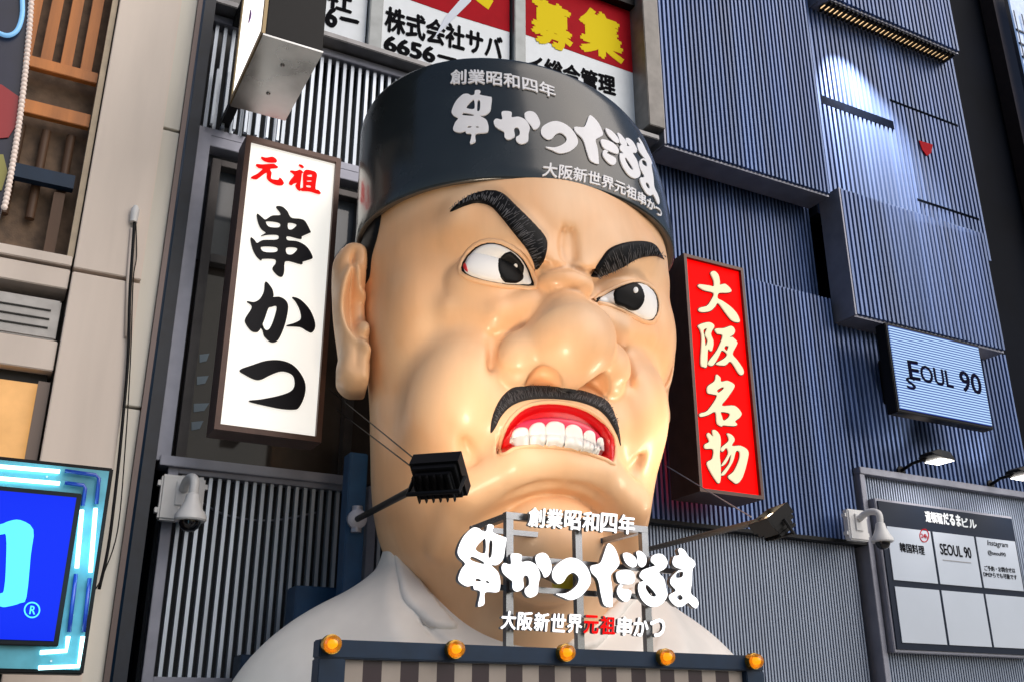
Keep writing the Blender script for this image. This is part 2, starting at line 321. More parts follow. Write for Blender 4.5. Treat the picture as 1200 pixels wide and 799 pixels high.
# left half: upper louvre, window band, lower louvre
def louvre(x0, x1, z0, z1, y, pitch, wdt, parent):
    f = MB(); ribs(f, x0, x1, z0, z1, y, pitch, wdt, .08)
    f.build('louvre_slats', SILV, parent)
    f = MB(); f.box(x0-.12, x0-.02, y-.05, y+.12, z0-.1, z1+.1); f.box(x0-.02, x1, y-.05, y+.12, z1+.002, z1+.1); f.box(x0-.02, x1, y-.05, y+.12, z0-.1, z0-.002)
    f.build('louvre_frame', FRAME, parent, bevel=.006)
louvre(1.38, 7.45, 7.95, 9.40, 10.25, .10, .040, bld)
louvre(1.62, 3.42, 2.02, 3.95, 10.25, .089, .036, bld)
louvre(3.75, 7.3, 2.02, 3.95, 10.3, .089, .036, bld)
LBK = mat('louvre_dark_sheet', (.012, .016, .022), .6)  # sheet coloured near-black to stand for the unlit interior behind the slats
mb = MB(); mb.box(1.32, 7.7, 10.6, 10.9, 7.6, 9.62); mb.build('louvre_dark_sheet', LBK, bld)
mb = MB(); mb.box(1.5, 7.4, 10.6, 10.9, 1.5, 4.2); mb.build('louvre_dark_sheet', LBK, bld)
# hanging slat stubs seen past the dark sign
mb = MB(); ribs(mb, 1.42, 2.3, 7.96, 8.7, 10.12, .135, .03, .05); mb.build('louvre_slats', SILV, bld)
# window frames
mb = MB()
mb.box(1.36, 1.5, 10.15, 10.4, 4.05, 7.85); mb.box(1.5, 7.5, 10.2, 10.4, 7.72, 7.85); mb.box(1.40, 3.5, 10.12, 10.4, 4.0, 4.1)
mb.build('window_frame', FRAME, bld, bevel=.006)
mb = MB(); mb.box(1.56, 1.66, 10.24, 10.38, 4.1, 7.6); mb.box(1.9, 1.98, 10.24, 10.38, 6.4, 7.6); mb.box(1.66, 3.6, 10.24, 10.38, 6.32, 6.42); mb.box(1.66, 3.6, 10.24, 10.38, 7.52, 7.6); mb.box(3.3, 3.4, 10.24, 10.38, 4.1, 7.6)
mb.build('window_frame', mat('dark_bronze_frame', (.05, .045, .045), .4, metal=.5, noise=.2), bld, bevel=.005)
mb = MB(); mb.box(1.5, 3.9, 10.42, 10.44, 6.4, 7.7); mb.build('window_pane', mat('grey_glass', (.06, .07, .085), .1, noise=.4, nscale=1.2), bld)
mb = MB(); mb.box(1.5, 3.9, 10.42, 10.44, 4.1, 6.38); mb.build('window_pane', GLASSB, bld)
mb = MB(); mb.box(3.9, 7.5, 10.46, 10.5, 4.1, 7.72); mb.build('window_pane', GLASS, bld)
for z, sx in ((5.05, .12), (4.75, .16), (5.3, .1), (4.55, .12)):
    mb = MB(); mb.add([(1.70, 10.41, z), (1.70+sx, 10.41, z+.03), (1.72+sx*.6, 10.41, z-.06), (1.71, 10.41, z-.09)], [(0,1,2,3)]); mb.build('window_sticker', mat('faded_sticker', (.2, .25, .3), .5), bld)
# poster band above the upper louvre
mb = MB(); mb.box(1.3, 7.7, 10.0, 10.34, 9.52, 9.60); mb.build('sill', mat('grey_sill', (.2, .2, .21), .4, metal=.4, noise=.2), bld, bevel=.01)
Xp = [P(x, 60, 10.3)[0] for x in (383, 436, 606, 752)]
for xx in (Xp[1], Xp[2]): mb = MB(); mb.box(xx-.09, xx+.09, 10.2, 10.5, 9.60, 13); mb.build('mullion', mat('mullion_grey', (.22, .24, .25), .4, metal=.4, noise=.15), bld, bevel=.01)
mb = MB(); mb.box(7.50, 7.78, 9.95, 10.5, 9.7, 13); mb.build('mullion', mat('grey_pillar', (.2, .19, .18), .5, metal=.3, noise=.2), bld, bevel=.01)
mb = MB(); mb.box(1.3, 7.5, 10.52, 10.56, 9.60, 13); mb.build('window_pane', GLASS, bld)
mb = MB(); mb.box(1.3, 7.6, 10.15, 10.4, 11.95, 12.1); mb.build('window_frame', BLK, bld)
# steel post, junction boxes on the wall
t = thing('steel_post', 'blue steel post standing between the slatted louvre and the head', 'post', (2.65, 8.87, .12))
q0 = P(418, 608, 8.75); mb = MB(); mb.box(q0[0]-.09, q0[0]+.09, 8.78, 8.96, .12, 4.0); mb.build('shaft', BLUEST, t, bevel=.01)
mb = MB(); mb.box(q0[0]-.14, q0[0]+.14, 8.73, 9.01, .122, .16); mb.build('base_plate', BLUEST, t)
t = thing('junction_box', 'blue steel box at shoulder height behind the white robe', 'box', P(365, 700, 9.4))
a, b = P(347, 685, 9.4), P(400, 735, 9.4); mb = MB(); mb.box(a[0], b[0]+.2, 9.4, 9.7, b[2]-.4, a[2]); mb.build('cabinet', BLUEST, t, bevel=.01)
a, b = P(283, 766, 9.6), P(330, 800, 9.6); t = thing('junction_box', 'dark navy steel box below the slatted louvre beside the robe', 'box', (a[0], 9.6, a[2]))
mb = MB(); mb.box(a[0], b[0], 9.6, 9.9, 1.0, a[2]); mb.build('cabinet', NAVY, t, bevel=.01)

# left neighbour building -----------------------------------------
nb = thing('building', 'pale tiled neighbouring building with orange wooden slats in its window', 'building', (0, 9.6, 0))
YL = 9.5
def strip(pts_top, pts_bot, Y, dep, name, m, parent, bevel=.01):
    (a, b), (c, d) = pts_top, pts_bot
    q = [P(*p, Y)[[0, 2]] for p in (a, b, d, c)]
    mb = MB(); x0 = (q[0][0]+q[3][0])/2; x1 = (q[1][0]+q[2][0])/2
    mb.box(x0, x1, Y, Y+dep, q[2][1], q[0][1]); return mb.build(name, m, parent, bevel=bevel)
XL = lambda x, y, Y=YL: P(x, y, Y)[0]
def zl(x, y, Y=YL): return P(x, y, Y)[2]
xa, xb = XL(85, 320), XL(165, 330); xc = XL(190, 300, 9.65)
zj = zl(120, 322); 
mb = MB(); mb.box(xa, xb, YL, 9.9, zj+.02, 12); mb.build('column', BEIGE, nb, bevel=.008)
mb = MB(); mb.box(xa, xb, YL, 9.9, 0, zj-.02); mb.build('column', BEIGE, nb, bevel=.008)
zk = zl(178, 147, 9.65); zk2 = zl(170, 479, 9.65)
mb = MB()
for z0, z1 in ((zk+.015, 12), (zk2+.015, zk-.015), (0, zk2-.015)): mb.box(xb+.003, xc, 9.65, 9.9, z0, z1)
mb.build('column', BEIGEG, nb, bevel=.006)
mb = MB(); mb.box(xc+.002, xc+.05, 9.6, 9.95, 0, 12); mb.build('trim', mat('bronze_trim', (.12, .09, .085), .4, metal=.4), nb)
mb = MB(); mb.box(-3, xc, 9.91, 12, 0, 12); mb.build('wall', SEAM, nb)
# transoms left of the column
z1, z2, z3, z4 = zl(40, 303), zl(40, 318), zl(40, 333), zl(35, 405)
mb = MB(); mb.box(-2.5, xa-.02, YL+.05, 9.9, zl(40, 330), zl(40, 306)); mb.box(-2.5, xa-.02, YL+.02, 9.9, zl(40, 303), zl(40, 291)); mb.build('transom', BEIGE, nb, bevel=.008)
mb = MB(); mb.box(-2.5, xa-.02, YL+.05, 9.9, zl(30, 428), zl(30, 392)); mb.build('transom', BEIGE, nb, bevel=.008)
mb = MB(); mb.box(-2.5, xa-.05, YL+.2, 9.9, zl(30, 440), zl(30, 428)); mb.build('transom', SEAM, nb)
# grey ventilation unit in the band between
vu = MB(); vz0, vz1 = zl(30, 389), zl(30, 341); vx = XL(70, 370, 9.55)
vu.box(-1.2, vx, 9.6, 9.88, vz0, vz1); vo = vu.build('vent', mat('vent_grey', (.4, .38, .36), .4, metal=.3, noise=.2), nb, bevel=.015)
vu = MB()
for k in range(3): vu.box(-1.1, vx-.08, 9.585, 9.6, vz0+(.25+.22*k)*(vz1-vz0), vz0+(.25+.22*k)*(vz1-vz0)+.012)
vu.build('louvre', SEAM, vo)
# warm lit window at lower left
mb = MB(); mb.box(-2.5, xa-.12, 9.7, 9.73, zl(30, 560), zl(30, 440))
WWIN = mat('warm_window', (.45, .27, .12), .35, emit=.35, ecol=(.85, .42, .12), noise=.35, nscale=3); mb.build('window', WWIN, nb)
mb = MB(); mb.box(xa-.12, xa-.02, 9.6, 9.9, 1, zl(30, 440)); mb.build('window_frame', mat('window_bronze', (.16, .12, .10), .4, metal=.3), nb)
# wooden slats of the upper window
WOOD = mat('orange_wood', (.58, .20, .04), .5, noise=.35, nscale=5, streak=True, bump=.1); WOODD = mat('shaded_wood', (.10, .05, .025), .6, noise=.3, nscale=5, streak=True)  # second wood is a darker copy with shade put into its colour
BAMB = mat('brown_screen', (.16, .10, .06), .7, noise=.4, nscale=9, bump=.3)
mb = MB(); xw = xa-.06; mb.box(-2, xw, 9.86, 9.9, zl(40, 292), 12); mb.build('window', BAMB, nb)
mb = MB(); mb.box(xa-.07, xa-.015, YL+.04, 9.86, zl(40, 292), 12); mb.build('window_frame', mat('pale_wood', (.45, .36, .25), .5, noise=.2), nb)
mb = MB()
for (x, y, y2) in ((97,0,60),(75,0,58),(45,0,55),(60,110,-20)):
    xx = XL(x, y); 
for k in range(8):
    xx = xw-.14-k*.19; mb.box(xx-.055, xx+.055, 9.72, 9.76, zl(70, 62), 12)
mb.build('shutter_slats', WOOD, nb, bevel=.005)
mb = MB()
for y0, y1 in ((66, 79), (118, 134)): mb = MB(); mb.box(-2, xa-.08, 9.62, 9.7, zl(70, y1), zl(70, y0)); mb.build('shutter_rail', WOOD, nb, bevel=.006)
mb = MB(); mb.box(-2, xw-.06, 9.6, 9.7, zl(50, 208), zl(50, 192)); mb.build('shutter_rail', NAVY, nb)
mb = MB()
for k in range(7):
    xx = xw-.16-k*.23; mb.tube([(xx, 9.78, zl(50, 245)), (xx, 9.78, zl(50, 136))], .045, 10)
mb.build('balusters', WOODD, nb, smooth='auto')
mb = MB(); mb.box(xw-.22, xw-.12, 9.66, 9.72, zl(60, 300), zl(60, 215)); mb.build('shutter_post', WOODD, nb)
# dark gap between the two buildings, its shade put into a sheet's colour
mb = MB(); mb.box(xc+.06, 1.34, 9.98, 10.9, 0, 13); 
gap = thing('building', 'narrow sheet painted dark as the shade in the gap between the pale building and the metal one', 'wall', (1.25, 10.5, 0)); mb.build('wall', mat('gap_shade', (.008, .014, .028), .5, noise=.3), gap)
mb = MB(); mb.tube([(xc+.1, 10.0, .5), (xc+.1, 10.0, 12)], .03, 8); mb.build('pipe', NAVY, gap, smooth=True)

# far dark building at the right --------------------------------------
fb = thing('building', 'dark unlit building side at the far right edge', 'building', (17, 13, 0))
mb = MB(); mb.box(15.8, 30, 12.6, 20, 0, 26); mb.build('wall', mat('night_wall', (.003, .005, .011), .8, noise=.4, nscale=.6, spec=.1), fb)
a, b = P(1182, 10, 12), P(1200, 110, 12)
mb = MB(); mb.box(b[0]-.1, b[0]+.35, 12.2, 12.55, 3, 20); mb.build('pillar', mat('dark_brown_pillar', (.025, .012, .010), .6, noise=.3), fb)
xg = P(1189, 50, 12)[0]
mb = MB(); mb.box(xg, xg+2.2, 11.9, 11.94, 13.0, 19); go = mb.build('window', mat('pale_blue_glass', (.35, .45, .6), .2, emit=.25, ecol=(.3, .45, .8), noise=.3), fb)
mb = MB()
for k in range(12): mb.box(xg-.02, xg+2.2, 11.87, 11.895, 13+.4*k, 13.05+.4*k)
for k in range(7): mb.box(xg+.3*k, xg+.3*k+.04, 11.86, 11.868, 13, 18)
mb.build('glazing_bar', NAVY, go)
#@@HEAD
# ================================================================== GIANT HEAD
PSI = math.radians(9.5); AX = np.array([4.35, 8.1, 0])
HF = np.array([-math.sin(PSI), -math.cos(PSI), 0]); HR = np.array([math.cos(PSI), -math.sin(PSI), 0])
def toL(p): q = np.asarray(p)-AX; return np.stack([q@HR, q@HF, q[..., 2]], -1)
def toW(q): q = np.asarray(q, float); return AX + q[..., 0:1]*HR + q[..., 1:2]*HF + q[..., 2:3]*_z
def px_local(x, y, v):
    d = ray(x, y); t = ((AX-CAM)@HF+v)/(d@HF); return toL(CAM+d*t)

def smin(a, b, k): h = np.clip(.5+.5*(b-a)/k, 0, 1); return b+(a-b)*h-k*h*(1-h)
def smax(a, b, k): return -smin(-a, -b, k)
def ell(p, c, r):
    q = p-np.array(c); r = np.array(r); k0 = np.linalg.norm(q/r, axis=1); k1 = np.linalg.norm(q/(r*r), axis=1)+1e-9
    return k0*(k0-1)/k1
def cap(p, a, b, ra, rb=None):
    a = np.array(a, float); b = np.array(b, float); rb = ra if rb is None else rb
    ba = b-a; t = np.clip((p-a)@ba/(ba@ba), 0, 1); return np.linalg.norm(p-a-t[:, None]*ba, axis=1)-(ra+(rb-ra)*t)
def chain(p, pts, rr, k=.06):
    d = None
    for i in range(len(pts)-1):
        e = cap(p, pts[i], pts[i+1], rr[i], rr[i+1]); d = e if d is None else smin(d, e, k)
    return d
def curve_d(p, pts, fade=False):
    pts = smooth_poly(pts, 4, False); d = None; n = len(pts)-1; T = np.zeros(len(p))
    for i in range(n):
        a = np.array(pts[i]); ba = np.array(pts[i+1])-a; t = np.clip((p-a)@ba/(ba@ba), 0, 1); e = np.linalg.norm(p-a-t[:, None]*ba, axis=1)
        if d is None: d = e; T = (i+t)/n
        else: m = e < d; d = np.where(m, e, d); T = np.where(m, (i+t)/n, T)
    return (d, np.sqrt(np.clip(np.sin(math.pi*T), 0, 1))) if fade else d

MOUTH_PX = np.array((560, 420))+smooth_poly([(150,595),(148,530),(165,465),(200,395),(260,330),(340,290),(440,275),(560,285),(670,320),(750,370),(810,430),(845,500),(852,590),(840,652),(800,630),(720,600),(620,570),(500,552),(400,545),(300,548),(230,560),(200,580)], 4)/5.327
def poly_sd(q, poly):
    """signed distance (negative inside) of 2-D points to a closed outline"""
    d = np.full(len(q), 1e9); ins = np.zeros(len(q), bool); n = len(poly)
    for i in range(n):
        a = poly[i]; b = poly[(i+1) % n]; e = b-a; w = q-a
        t = np.clip((w@e)/(e@e+1e-12), 0, 1); d = np.minimum(d, np.linalg.norm(w-t[:, None]*e, axis=1))
        c = ((a[1] <= q[:, 1]) != (b[1] <= q[:, 1])) & (w[:, 0] < e[0]*w[:, 1]/(e[1]+1e-12)); ins ^= c
    return np.where(ins, -d, d)
# the mouth opening as an outline on the plane v = 1.35 of the head
MOUTH_UW = np.array([px_local(x, y, 1.36)[[0, 2]] for x, y in MOUTH_PX])

def head_sdf(P0):
    p = P0.copy(); p[:, 0] = np.abs(p[:, 0]+.045*np.clip(4.9-p[:, 2], 0, 2))
    d = ell(p, (0, -.13, 5.55), (1.54, 1.39, 1.60))
    d = smin(d, ell(p, (0, -.22, 4.5), (1.36, 1.36, 2.1)), .35)
    d = smin(d, ell(p, (0, -.06, 3.52), (1.20, 1.18, 1.18)), .30)       # jowls
    d = smin(d, ell(p, (0, .10, 2.45), (.80, .74, .60)), .2)
    d = smin(d, ell(p, (0, .42, 3.0), (.88, .66, .58)), .2)             # long jaw under the chin          # double chin
    d = smin(d, cap(p, (0, -.15, 1.4), (0, -.15, 2.6), .80, .80), .3)   # neck
    d = smin(d, ell(p, (1.16, .42, 5.10), (.25, .40, .46)), .28)        # cheekbone beside the eye
    d = smin(d, ell(p, (.70, .60, 4.22), (.52, .66, .72)), .14)         # cheek ball
    d = smin(d, ell(p, (.79, .38, 3.60), (.33, .58, .72)), .22)        # jowl below it
    d = smin(d, ell(p, (0, .86, 3.95), (.74, .56, .55)), .12)           # muzzle
    # forehead, brow ridges, frown
    d = smin(d, ell(p, (0, -.07, 6.05), (1.55, 1.33, 1.2)), .25)
    d = smin(d, ell(p, (0, .82, 5.85), (.75, .48, .5)), .35)
    d = smin(d, chain(p, [(.16, 1.26, 5.36), (.45, 1.16, 5.62), (.85, .95, 5.80), (1.2, .55, 5.72)], [.13, .17, .19, .10]), .18)
    d = smin(d, cap(p, (.12, 1.24, 5.36), (.15, 1.10, 5.85), .12, .12), .07)
    # eye hollow and eyeball
    d = smax(d, -ell(p, (.60, 1.42, 5.22), (.38, .34, .22)), .10)
    d = smin(d, ell(p, (.60, .86, 5.25), (.42, .36, .30)), .03)
    d = smin(d, chain(p, [(.30, 1.16, 5.02), (.58, 1.12, 4.92), (.92, .92, 5.0)], [.08, .09, .07]), .2)  # lower lid bag
    # nose
    nose = cap(p, (0, 1.22, 5.0), (0, 1.42, 4.66), .20, .34)
    nose = smin(nose, cap(p, (.05, 1.25, 5.0), (.34, 1.24, 4.50), .11, .20), .12)
    nose = smin(nose, ell(p, (0, 1.44, 4.56), (.35, .38, .34)), .12)
    nose = smin(nose, ell(p, (.39, 1.20, 4.46), (.225, .28, .27)), .06)
    nose = smin(nose, ell(p, (0, 1.42, 4.36), (.16, .26, .16)), .08)
    nose = smax(nose, -ell(p, (.22, 1.36, 4.20), (.15, .22, .20)), .025)
    d = smin(d, nose, .06)
    d = smin(d, ell(p, (0, 1.27, 5.20), (.26, .20, .14)), .022)          # roll at the root of the nose
    # lower lip roll and chin
    d = smin(d, chain(p, [(.84, .70, 2.95), (.70, .98, 3.36), (.35, 1.17, 3.55), (0, 1.22, 3.58)], [.08, .20, .21, .20]), .12)
    d = smin(d, ell(p, (0, .95, 2.96), (.48, .45, .46)), .015)
    # creases
    def groove(pts, w, a):
        nonlocal d
        c, fd = curve_d(p, pts, True); d = d + a*fd*np.exp(-(c/w)**2)
    groove([(.60, 1.1, 4.75), (.64, 1.18, 4.4), (.76, 1.12, 4.05), (.79, 1.05, 3.8), (.68, 1.10, 3.55)], .05, .065)
    groove([(.0, 1.42, 5.32), (.16, 1.38, 5.30), (.27, 1.28, 5.38)], .03, .075)
    groove([(.05, 1.35, 5.38), (.03, 1.32, 5.8)], .04, .06)
    groove([(.66, .95, 2.85), (.52, 1.15, 3.18), (.30, 1.28, 3.38), (0, 1.32, 3.44)], .035, .05)
    groove([(.36, 1.45, 4.28), (.56, 1.3, 4.33), (.60, 1.22, 4.52), (.50, 1.2, 4.72)], .04, .025)
    # mouth opening, sunk into the muzzle
    m = P0[:, 1] > .8
    if m.any():
        sd = poly_sd(P0[m][:, [0, 2]], MOUTH_UW)
        d[m] = d[m] + .09*np.clip(-sd/.06, 0, 1)
    return d
def grad(f, p, e=.004):
    g = np.stack([f(p+np.eye(3)[i]*e)-f(p-np.eye(3)[i]*e) for i in range(3)], 1)
    return g/(np.linalg.norm(g, axis=1, keepdims=True)+1e-9)

def surface_net(f, lo, hi, h, snap=2):
    """quad mesh of the zero surface of f on a grid of step h (only cells near the surface are evaluated)"""
    lo = np.array(lo); n = np.ceil((np.array(hi)-lo)/h/4).astype(int)*4+1
    ax = [lo[i]+h*np.arange(n[i]) for i in range(3)]
    cx = [a[::4] for a in ax]; C = np.stack(np.meshgrid(*cx, indexing='ij'), -1).reshape(-1, 3)
    cv = f(C).reshape([len(a) for a in cx])
    V = np.repeat(np.repeat(np.repeat(cv, 4, 0), 4, 1), 4, 2)[2:2+n[0], 2:2+n[1], 2:2+n[2]]
    V = np.pad(V, [(0, n[i]-V.shape[i]) for i in range(3)], mode='edge')
    mk = np.abs(V) < h*9
    idx = np.argwhere(mk); V[mk] = f(lo+idx*h)
    s = V < 0; A = np.zeros([k-1 for k in n], int)
    for i in (0, 1):
        for j in (0, 1):
            for k in (0, 1): A += s[i:n[0]-1+i, j:n[1]-1+j, k:n[2]-1+k]
    act = (A > 0) & (A < 8); ids = -np.ones(act.shape, int); cells = np.argwhere(act); ids[act] = np.arange(len(cells))
    pos = np.zeros((len(cells), 3)); cnt = np.zeros(len(cells))
    cor = [(i, j, k) for i in (0, 1) for j in (0, 1) for k in (0, 1)]
    for a in range(8):
        for b in range(a+1, 8):
            if sum(x != y for x, y in zip(cor[a], cor[b])) != 1: continue
            va = V[tuple((cells+cor[a]).T)]; vb = V[tuple((cells+cor[b]).T)]; m = (va < 0) != (vb < 0)
            t = np.where(m, va/(va-vb+1e-12), 0)[:, None]
            pos += np.where(m[:, None], (cells+cor[a])+t*(np.array(cor[b])-cor[a]), 0); cnt += m
    pos = lo+pos/cnt[:, None]*h
    for _ in range(snap):
        pos = pos - np.clip(f(pos), -h, h)[:, None]*grad(f, pos)*.8
    quads = []
    for a in range(3):
        b, c = (a+1) % 3, (a+2) % 3
        sl0 = [slice(1, n[i]-1) for i in range(3)]; sl1 = list(sl0); sl0[a] = slice(0, n[a]-1); sl1[a] = slice(1, n[a])
        s0, s1 = s[tuple(sl0)], s[tuple(sl1)]; e = np.argwhere(s0 != s1)
        off = np.array([1, 1, 1]); off[a] = 0; e0 = e+off; flip = s0[tuple(e.T)]
        eb = np.zeros(3, int); eb[b] = 1; ec = np.zeros(3, int); ec[c] = 1
        q = np.stack([ids[tuple((e0-eb-ec).T)], ids[tuple((e0-ec).T)], ids[tuple(e0.T)], ids[tuple((e0-eb).T)]], 1)
        q[~flip] = q[~flip][:, ::-1]; quads.append(q)
    q = np.concatenate(quads); q = q[(q >= 0).all(1)]
    return pos, q
def np_mesh(name, v, f, mats, parent, smooth=True):
    me = bpy.data.meshes.new(name); me.from_pydata(v.tolist(), [], f.tolist() if hasattr(f, 'tolist') else f)
    return link(name, me, mats, parent, smooth)

def march(f, xy, tmin=5.0, tmax=14.0):
    """where the camera rays through photo pixels meet the surface f"""
    d = FW + (xy[:, :1]-600)/F*_r - (xy[:, 1:]-399.5)/F*UPV; nrm = np.linalg.norm(d, axis=1, keepdims=True); d = d/nrm
    o = toL(CAM[None]); dl = np.stack([d@HR, d@HF, d[:, 2]], 1); t = np.full(len(d), tmin)
    for _ in range(90):
        s = f(o+dl*t[:, None]); t = np.minimum(t+s*.75, tmax)
    return o+dl*t[:, None]
from math import hypot
def fill2d(poly, sp):
    """triangulated interior of an outline with inner points every sp"""
    n = len(poly); lo, hi = poly.min(0), poly.max(0)
    gx, gy = np.meshgrid(np.arange(lo[0], hi[0], sp), np.arange(lo[1], hi[1], sp*.866)); gx[1::2] += sp/2
    g = np.stack([gx.ravel(), gy.ravel()], 1); g = g[poly_sd(g, poly) < -sp*.55] if len(g) else g
    pts = [Vector(q) for q in np.vstack([poly, g])]
    vs, _, fs, *_ = delaunay_2d_cdt(pts, [], [list(range(n))], 1, 1e-5)
    return np.array([tuple(v) for v in vs]), [tuple(x) for x in fs]
def resample(poly, sp):
    poly = np.array(poly, float); q = np.vstack([poly, poly[:1]]); L = np.r_[0, np.cumsum(np.linalg.norm(np.diff(q, axis=0), axis=1))]
    n = max(8, int(L[-1]/sp)); t = np.linspace(0, L[-1], n, endpoint=False)
    return np.stack([np.interp(t, L, q[:, i]) for i in (0, 1)], 1)
def patch(name, poly, m, parent, off=.02, base=.004, edge=5, sp=3.0, f=None, skirt=.05, flat=None):
    """a raised piece lying on the head, bounded by an outline"""
    f = f or head_sdf; poly = resample(poly, sp); v2, fs = fill2d(poly, sp)
    p = march(f, v2); g = grad(f, p, .012); sd = -poly_sd(v2, poly)
    hgt = base + off*np.sqrt(np.clip(1-(1-np.clip(sd/edge, 0, 1))**2, 0, 1))
    v = p+g*hgt[:, None]
    bd = [i for i in range(len(v2)) if sd[i] < .05]
    # rim
    ed = {}
    for t in fs:
        for a, b in zip(t, t[1:]+t[:1]):
            if (b, a) in ed: del ed[(b, a)]
            else: ed[(a, b)] = 1
    vl = v.tolist(); mp = {}
    for a, b in list(ed):
        for i in (a, b):
            if i not in mp: mp[i] = len(vl); vl.append((p[i]-g[i]*skirt).tolist())
        fs = fs + [(b, a, mp[a], mp[b])]
    vw = toW(np.array(vl))
    o = np_mesh(name, vw, fs, m, parent, True)
    bm = bmesh.new(); bm.from_mesh(o.data); bmesh.ops.recalc_face_normals(bm, faces=bm.faces); bm.to_mesh(o.data); bm.free()
    return o
def onsurf(pts, off=0, f=None):
    f = f or head_sdf; p = march(f, np.array(pts, float)); return toW(p+grad(f, p, .01)*off)

root = thing('giant_chef_head', 'giant glossy sculpted head of a scowling moustached cook in a black cap and white robe', 'sculpture', (4.35, 8.1, 0))
v, q = surface_net(head_sdf, (-1.9, -1.75, 1.5), (1.9, 2.05, 6.6), .03)
face = np_mesh('face', toW(v), q[:, ::-1], SKIN, root)

# --- mouth
def c5(l, n=4): return np.array((560, 420))+smooth_poly(l, n)/5.327
patch('mouth', MOUTH_PX, REDP, root, off=.01, base=.004, edge=4, sp=2.5, skirt=.02)
patch('gum', c5([(212,505),(222,445),(255,405),(310,385),(380,374),(460,370),(560,378),(640,402),(700,435),(745,480),(756,540),(740,560),(650,520),(500,470),(320,490),(240,520)]), GUM, root, off=.05, base=.012, edge=4, sp=2, skirt=.06)
for tp in ([(218,545),(219,500),(226,460),(248,440),(280,432),(312,440),(320,470),(322,541),(270,547)], [(324,541),(320,470),(322,438),(345,414),(380,405),(408,416),(418,450),(421,545),(370,541)],
           [(423,545),(416,470),(416,430),(437,405),(475,400),(515,412),(528,440),(532,552),(480,546)], [(535,552),(532,480),(532,438),(560,418),(590,420),(618,438),(630,470),(633,574),(580,562)],
           [(636,576),(634,510),(636,470),(660,450),(688,455),(703,480),(705,588),(668,582)], [(708,590),(709,530),(715,500),(732,488),(748,497),(753,545),(747,604),(728,600)]):
    patch('tooth', c5(tp, 3), TOOTH, root, off=.018, base=.065, edge=1.8, sp=1.8, skirt=.10)
lip = MOUTH_PX; cen = lip.mean(0)
ring = cen+(lip-cen)*1.025
pts = onsurf(ring[::2], .0); mb = MB(); mb.tube(list(pts)+[pts[0]], .018, 8, cap=False); mb.build('lip_rim', SKIN, root, smooth=True)
# --- moustache and brows with painted strands
def strands(o, a, b, n, mname, jitter=1.0, w=.0035, frac=(.0, .95), f=None, lift=.062):
    """fine raised hairs running from outline a to outline b (pixel polylines), joined into one child mesh"""
    a = np.array(a, float); b = np.array(b, float); mb = MB()
    def at(l, t):
        L = np.r_[0, np.cumsum(np.linalg.norm(np.diff(l, axis=0), axis=1))]; return np.array([np.interp(t*L[-1], L, l[:, i]) for i in (0, 1)])
    allp = []
    for i in range(n):
        t = (i+rng.random())/n; t2 = min(1, max(0, t+rng.normal(0, .02)*jitter)); s, e = sorted(rng.uniform(*frac, 2)) if rng.random() < .6 else (.55, .99)
        A, B = at(a, t), at(b, t2); mid = (A+B)/2+rng.normal(0, .8, 2)
        for k in range(5):
            u = s+(e-s)*k/4; allp.append((1-u)**2*A+2*u*(1-u)*mid+u*u*B)
    p = march(f or head_sdf, np.array(allp)); g = grad(head_sdf, p, .012); p = toW(p+g*lift)
    for i in range(n): mb.tube(p[i*5:(i+1)*5], [w*.4, w, w, w*.8, w*.2], 4)
    return tag(mb.build('painted_strands', HAIRG, o, smooth=True), kind='stuff')
MUP = [(80,465),(82,400),(100,330),(140,250),(200,190),(240,175),(330,170),(420,172),(520,180),(640,198),(740,230),(800,260),(840,320),(870,400),(885,480),(890,545)]
MLO = [(82,470),(110,430),(140,370),(190,310),(250,275),(330,255),(440,250),(560,258),(650,275),(740,310),(800,360),(840,420),(875,490),(890,545)]
mo = patch('moustache', c5(MUP+MLO[::-1][1:-1], 3), MOUSM, root, off=.02, base=.006, edge=4, sp=2.4)
def c5o(l): return np.array((560, 420))+smooth_poly(l, 3, False)/5.327
def c2(l, n=4, closed=True): return np.array((360, 200))+smooth_poly(l, n, closed)*.3833
strands(mo, c5o(MUP)[4:-6], c5o(MLO)[4:-6], 260, 'm', lift=.029, w=.0028, frac=(.05, .93))
BLU = [(437,127),(470,95),(510,72),(560,62),(600,72),(640,110),(690,160),(728,205),(733,240),(722,280),(700,305)]
BLL = [(440,126),(480,110),(520,100),(560,110),(590,140),(630,190),(670,240),(690,275),(700,305)]
bl = patch('eyebrow', c2(BLU+BLL[::-1][1:-1]), BLACKP, root, off=.028, base=.008, edge=4, sp=2.4)
strands(bl, c2(BLU, 4, False), c2(BLL, 4, False), 170, 'b', frac=(.08, .95), lift=.039, w=.0028)
BRU = [(868,324),(880,300),(900,268),(925,238),(975,220),(1030,217),(1065,230),(1088,270)]
BRL = [(876,326),(890,325),(920,315),(965,295),(1010,270),(1060,262),(1088,270)]
br = patch('eyebrow', c2(BRU+BRL[::-1][:-1]), BLACKP, root, off=.028, base=.008, edge=4, sp=2.4)
strands(br, c2(BRU, 4, False), c2(BRL, 4, False), 120, 'b', frac=(.08, .95), lift=.039, w=.0028)
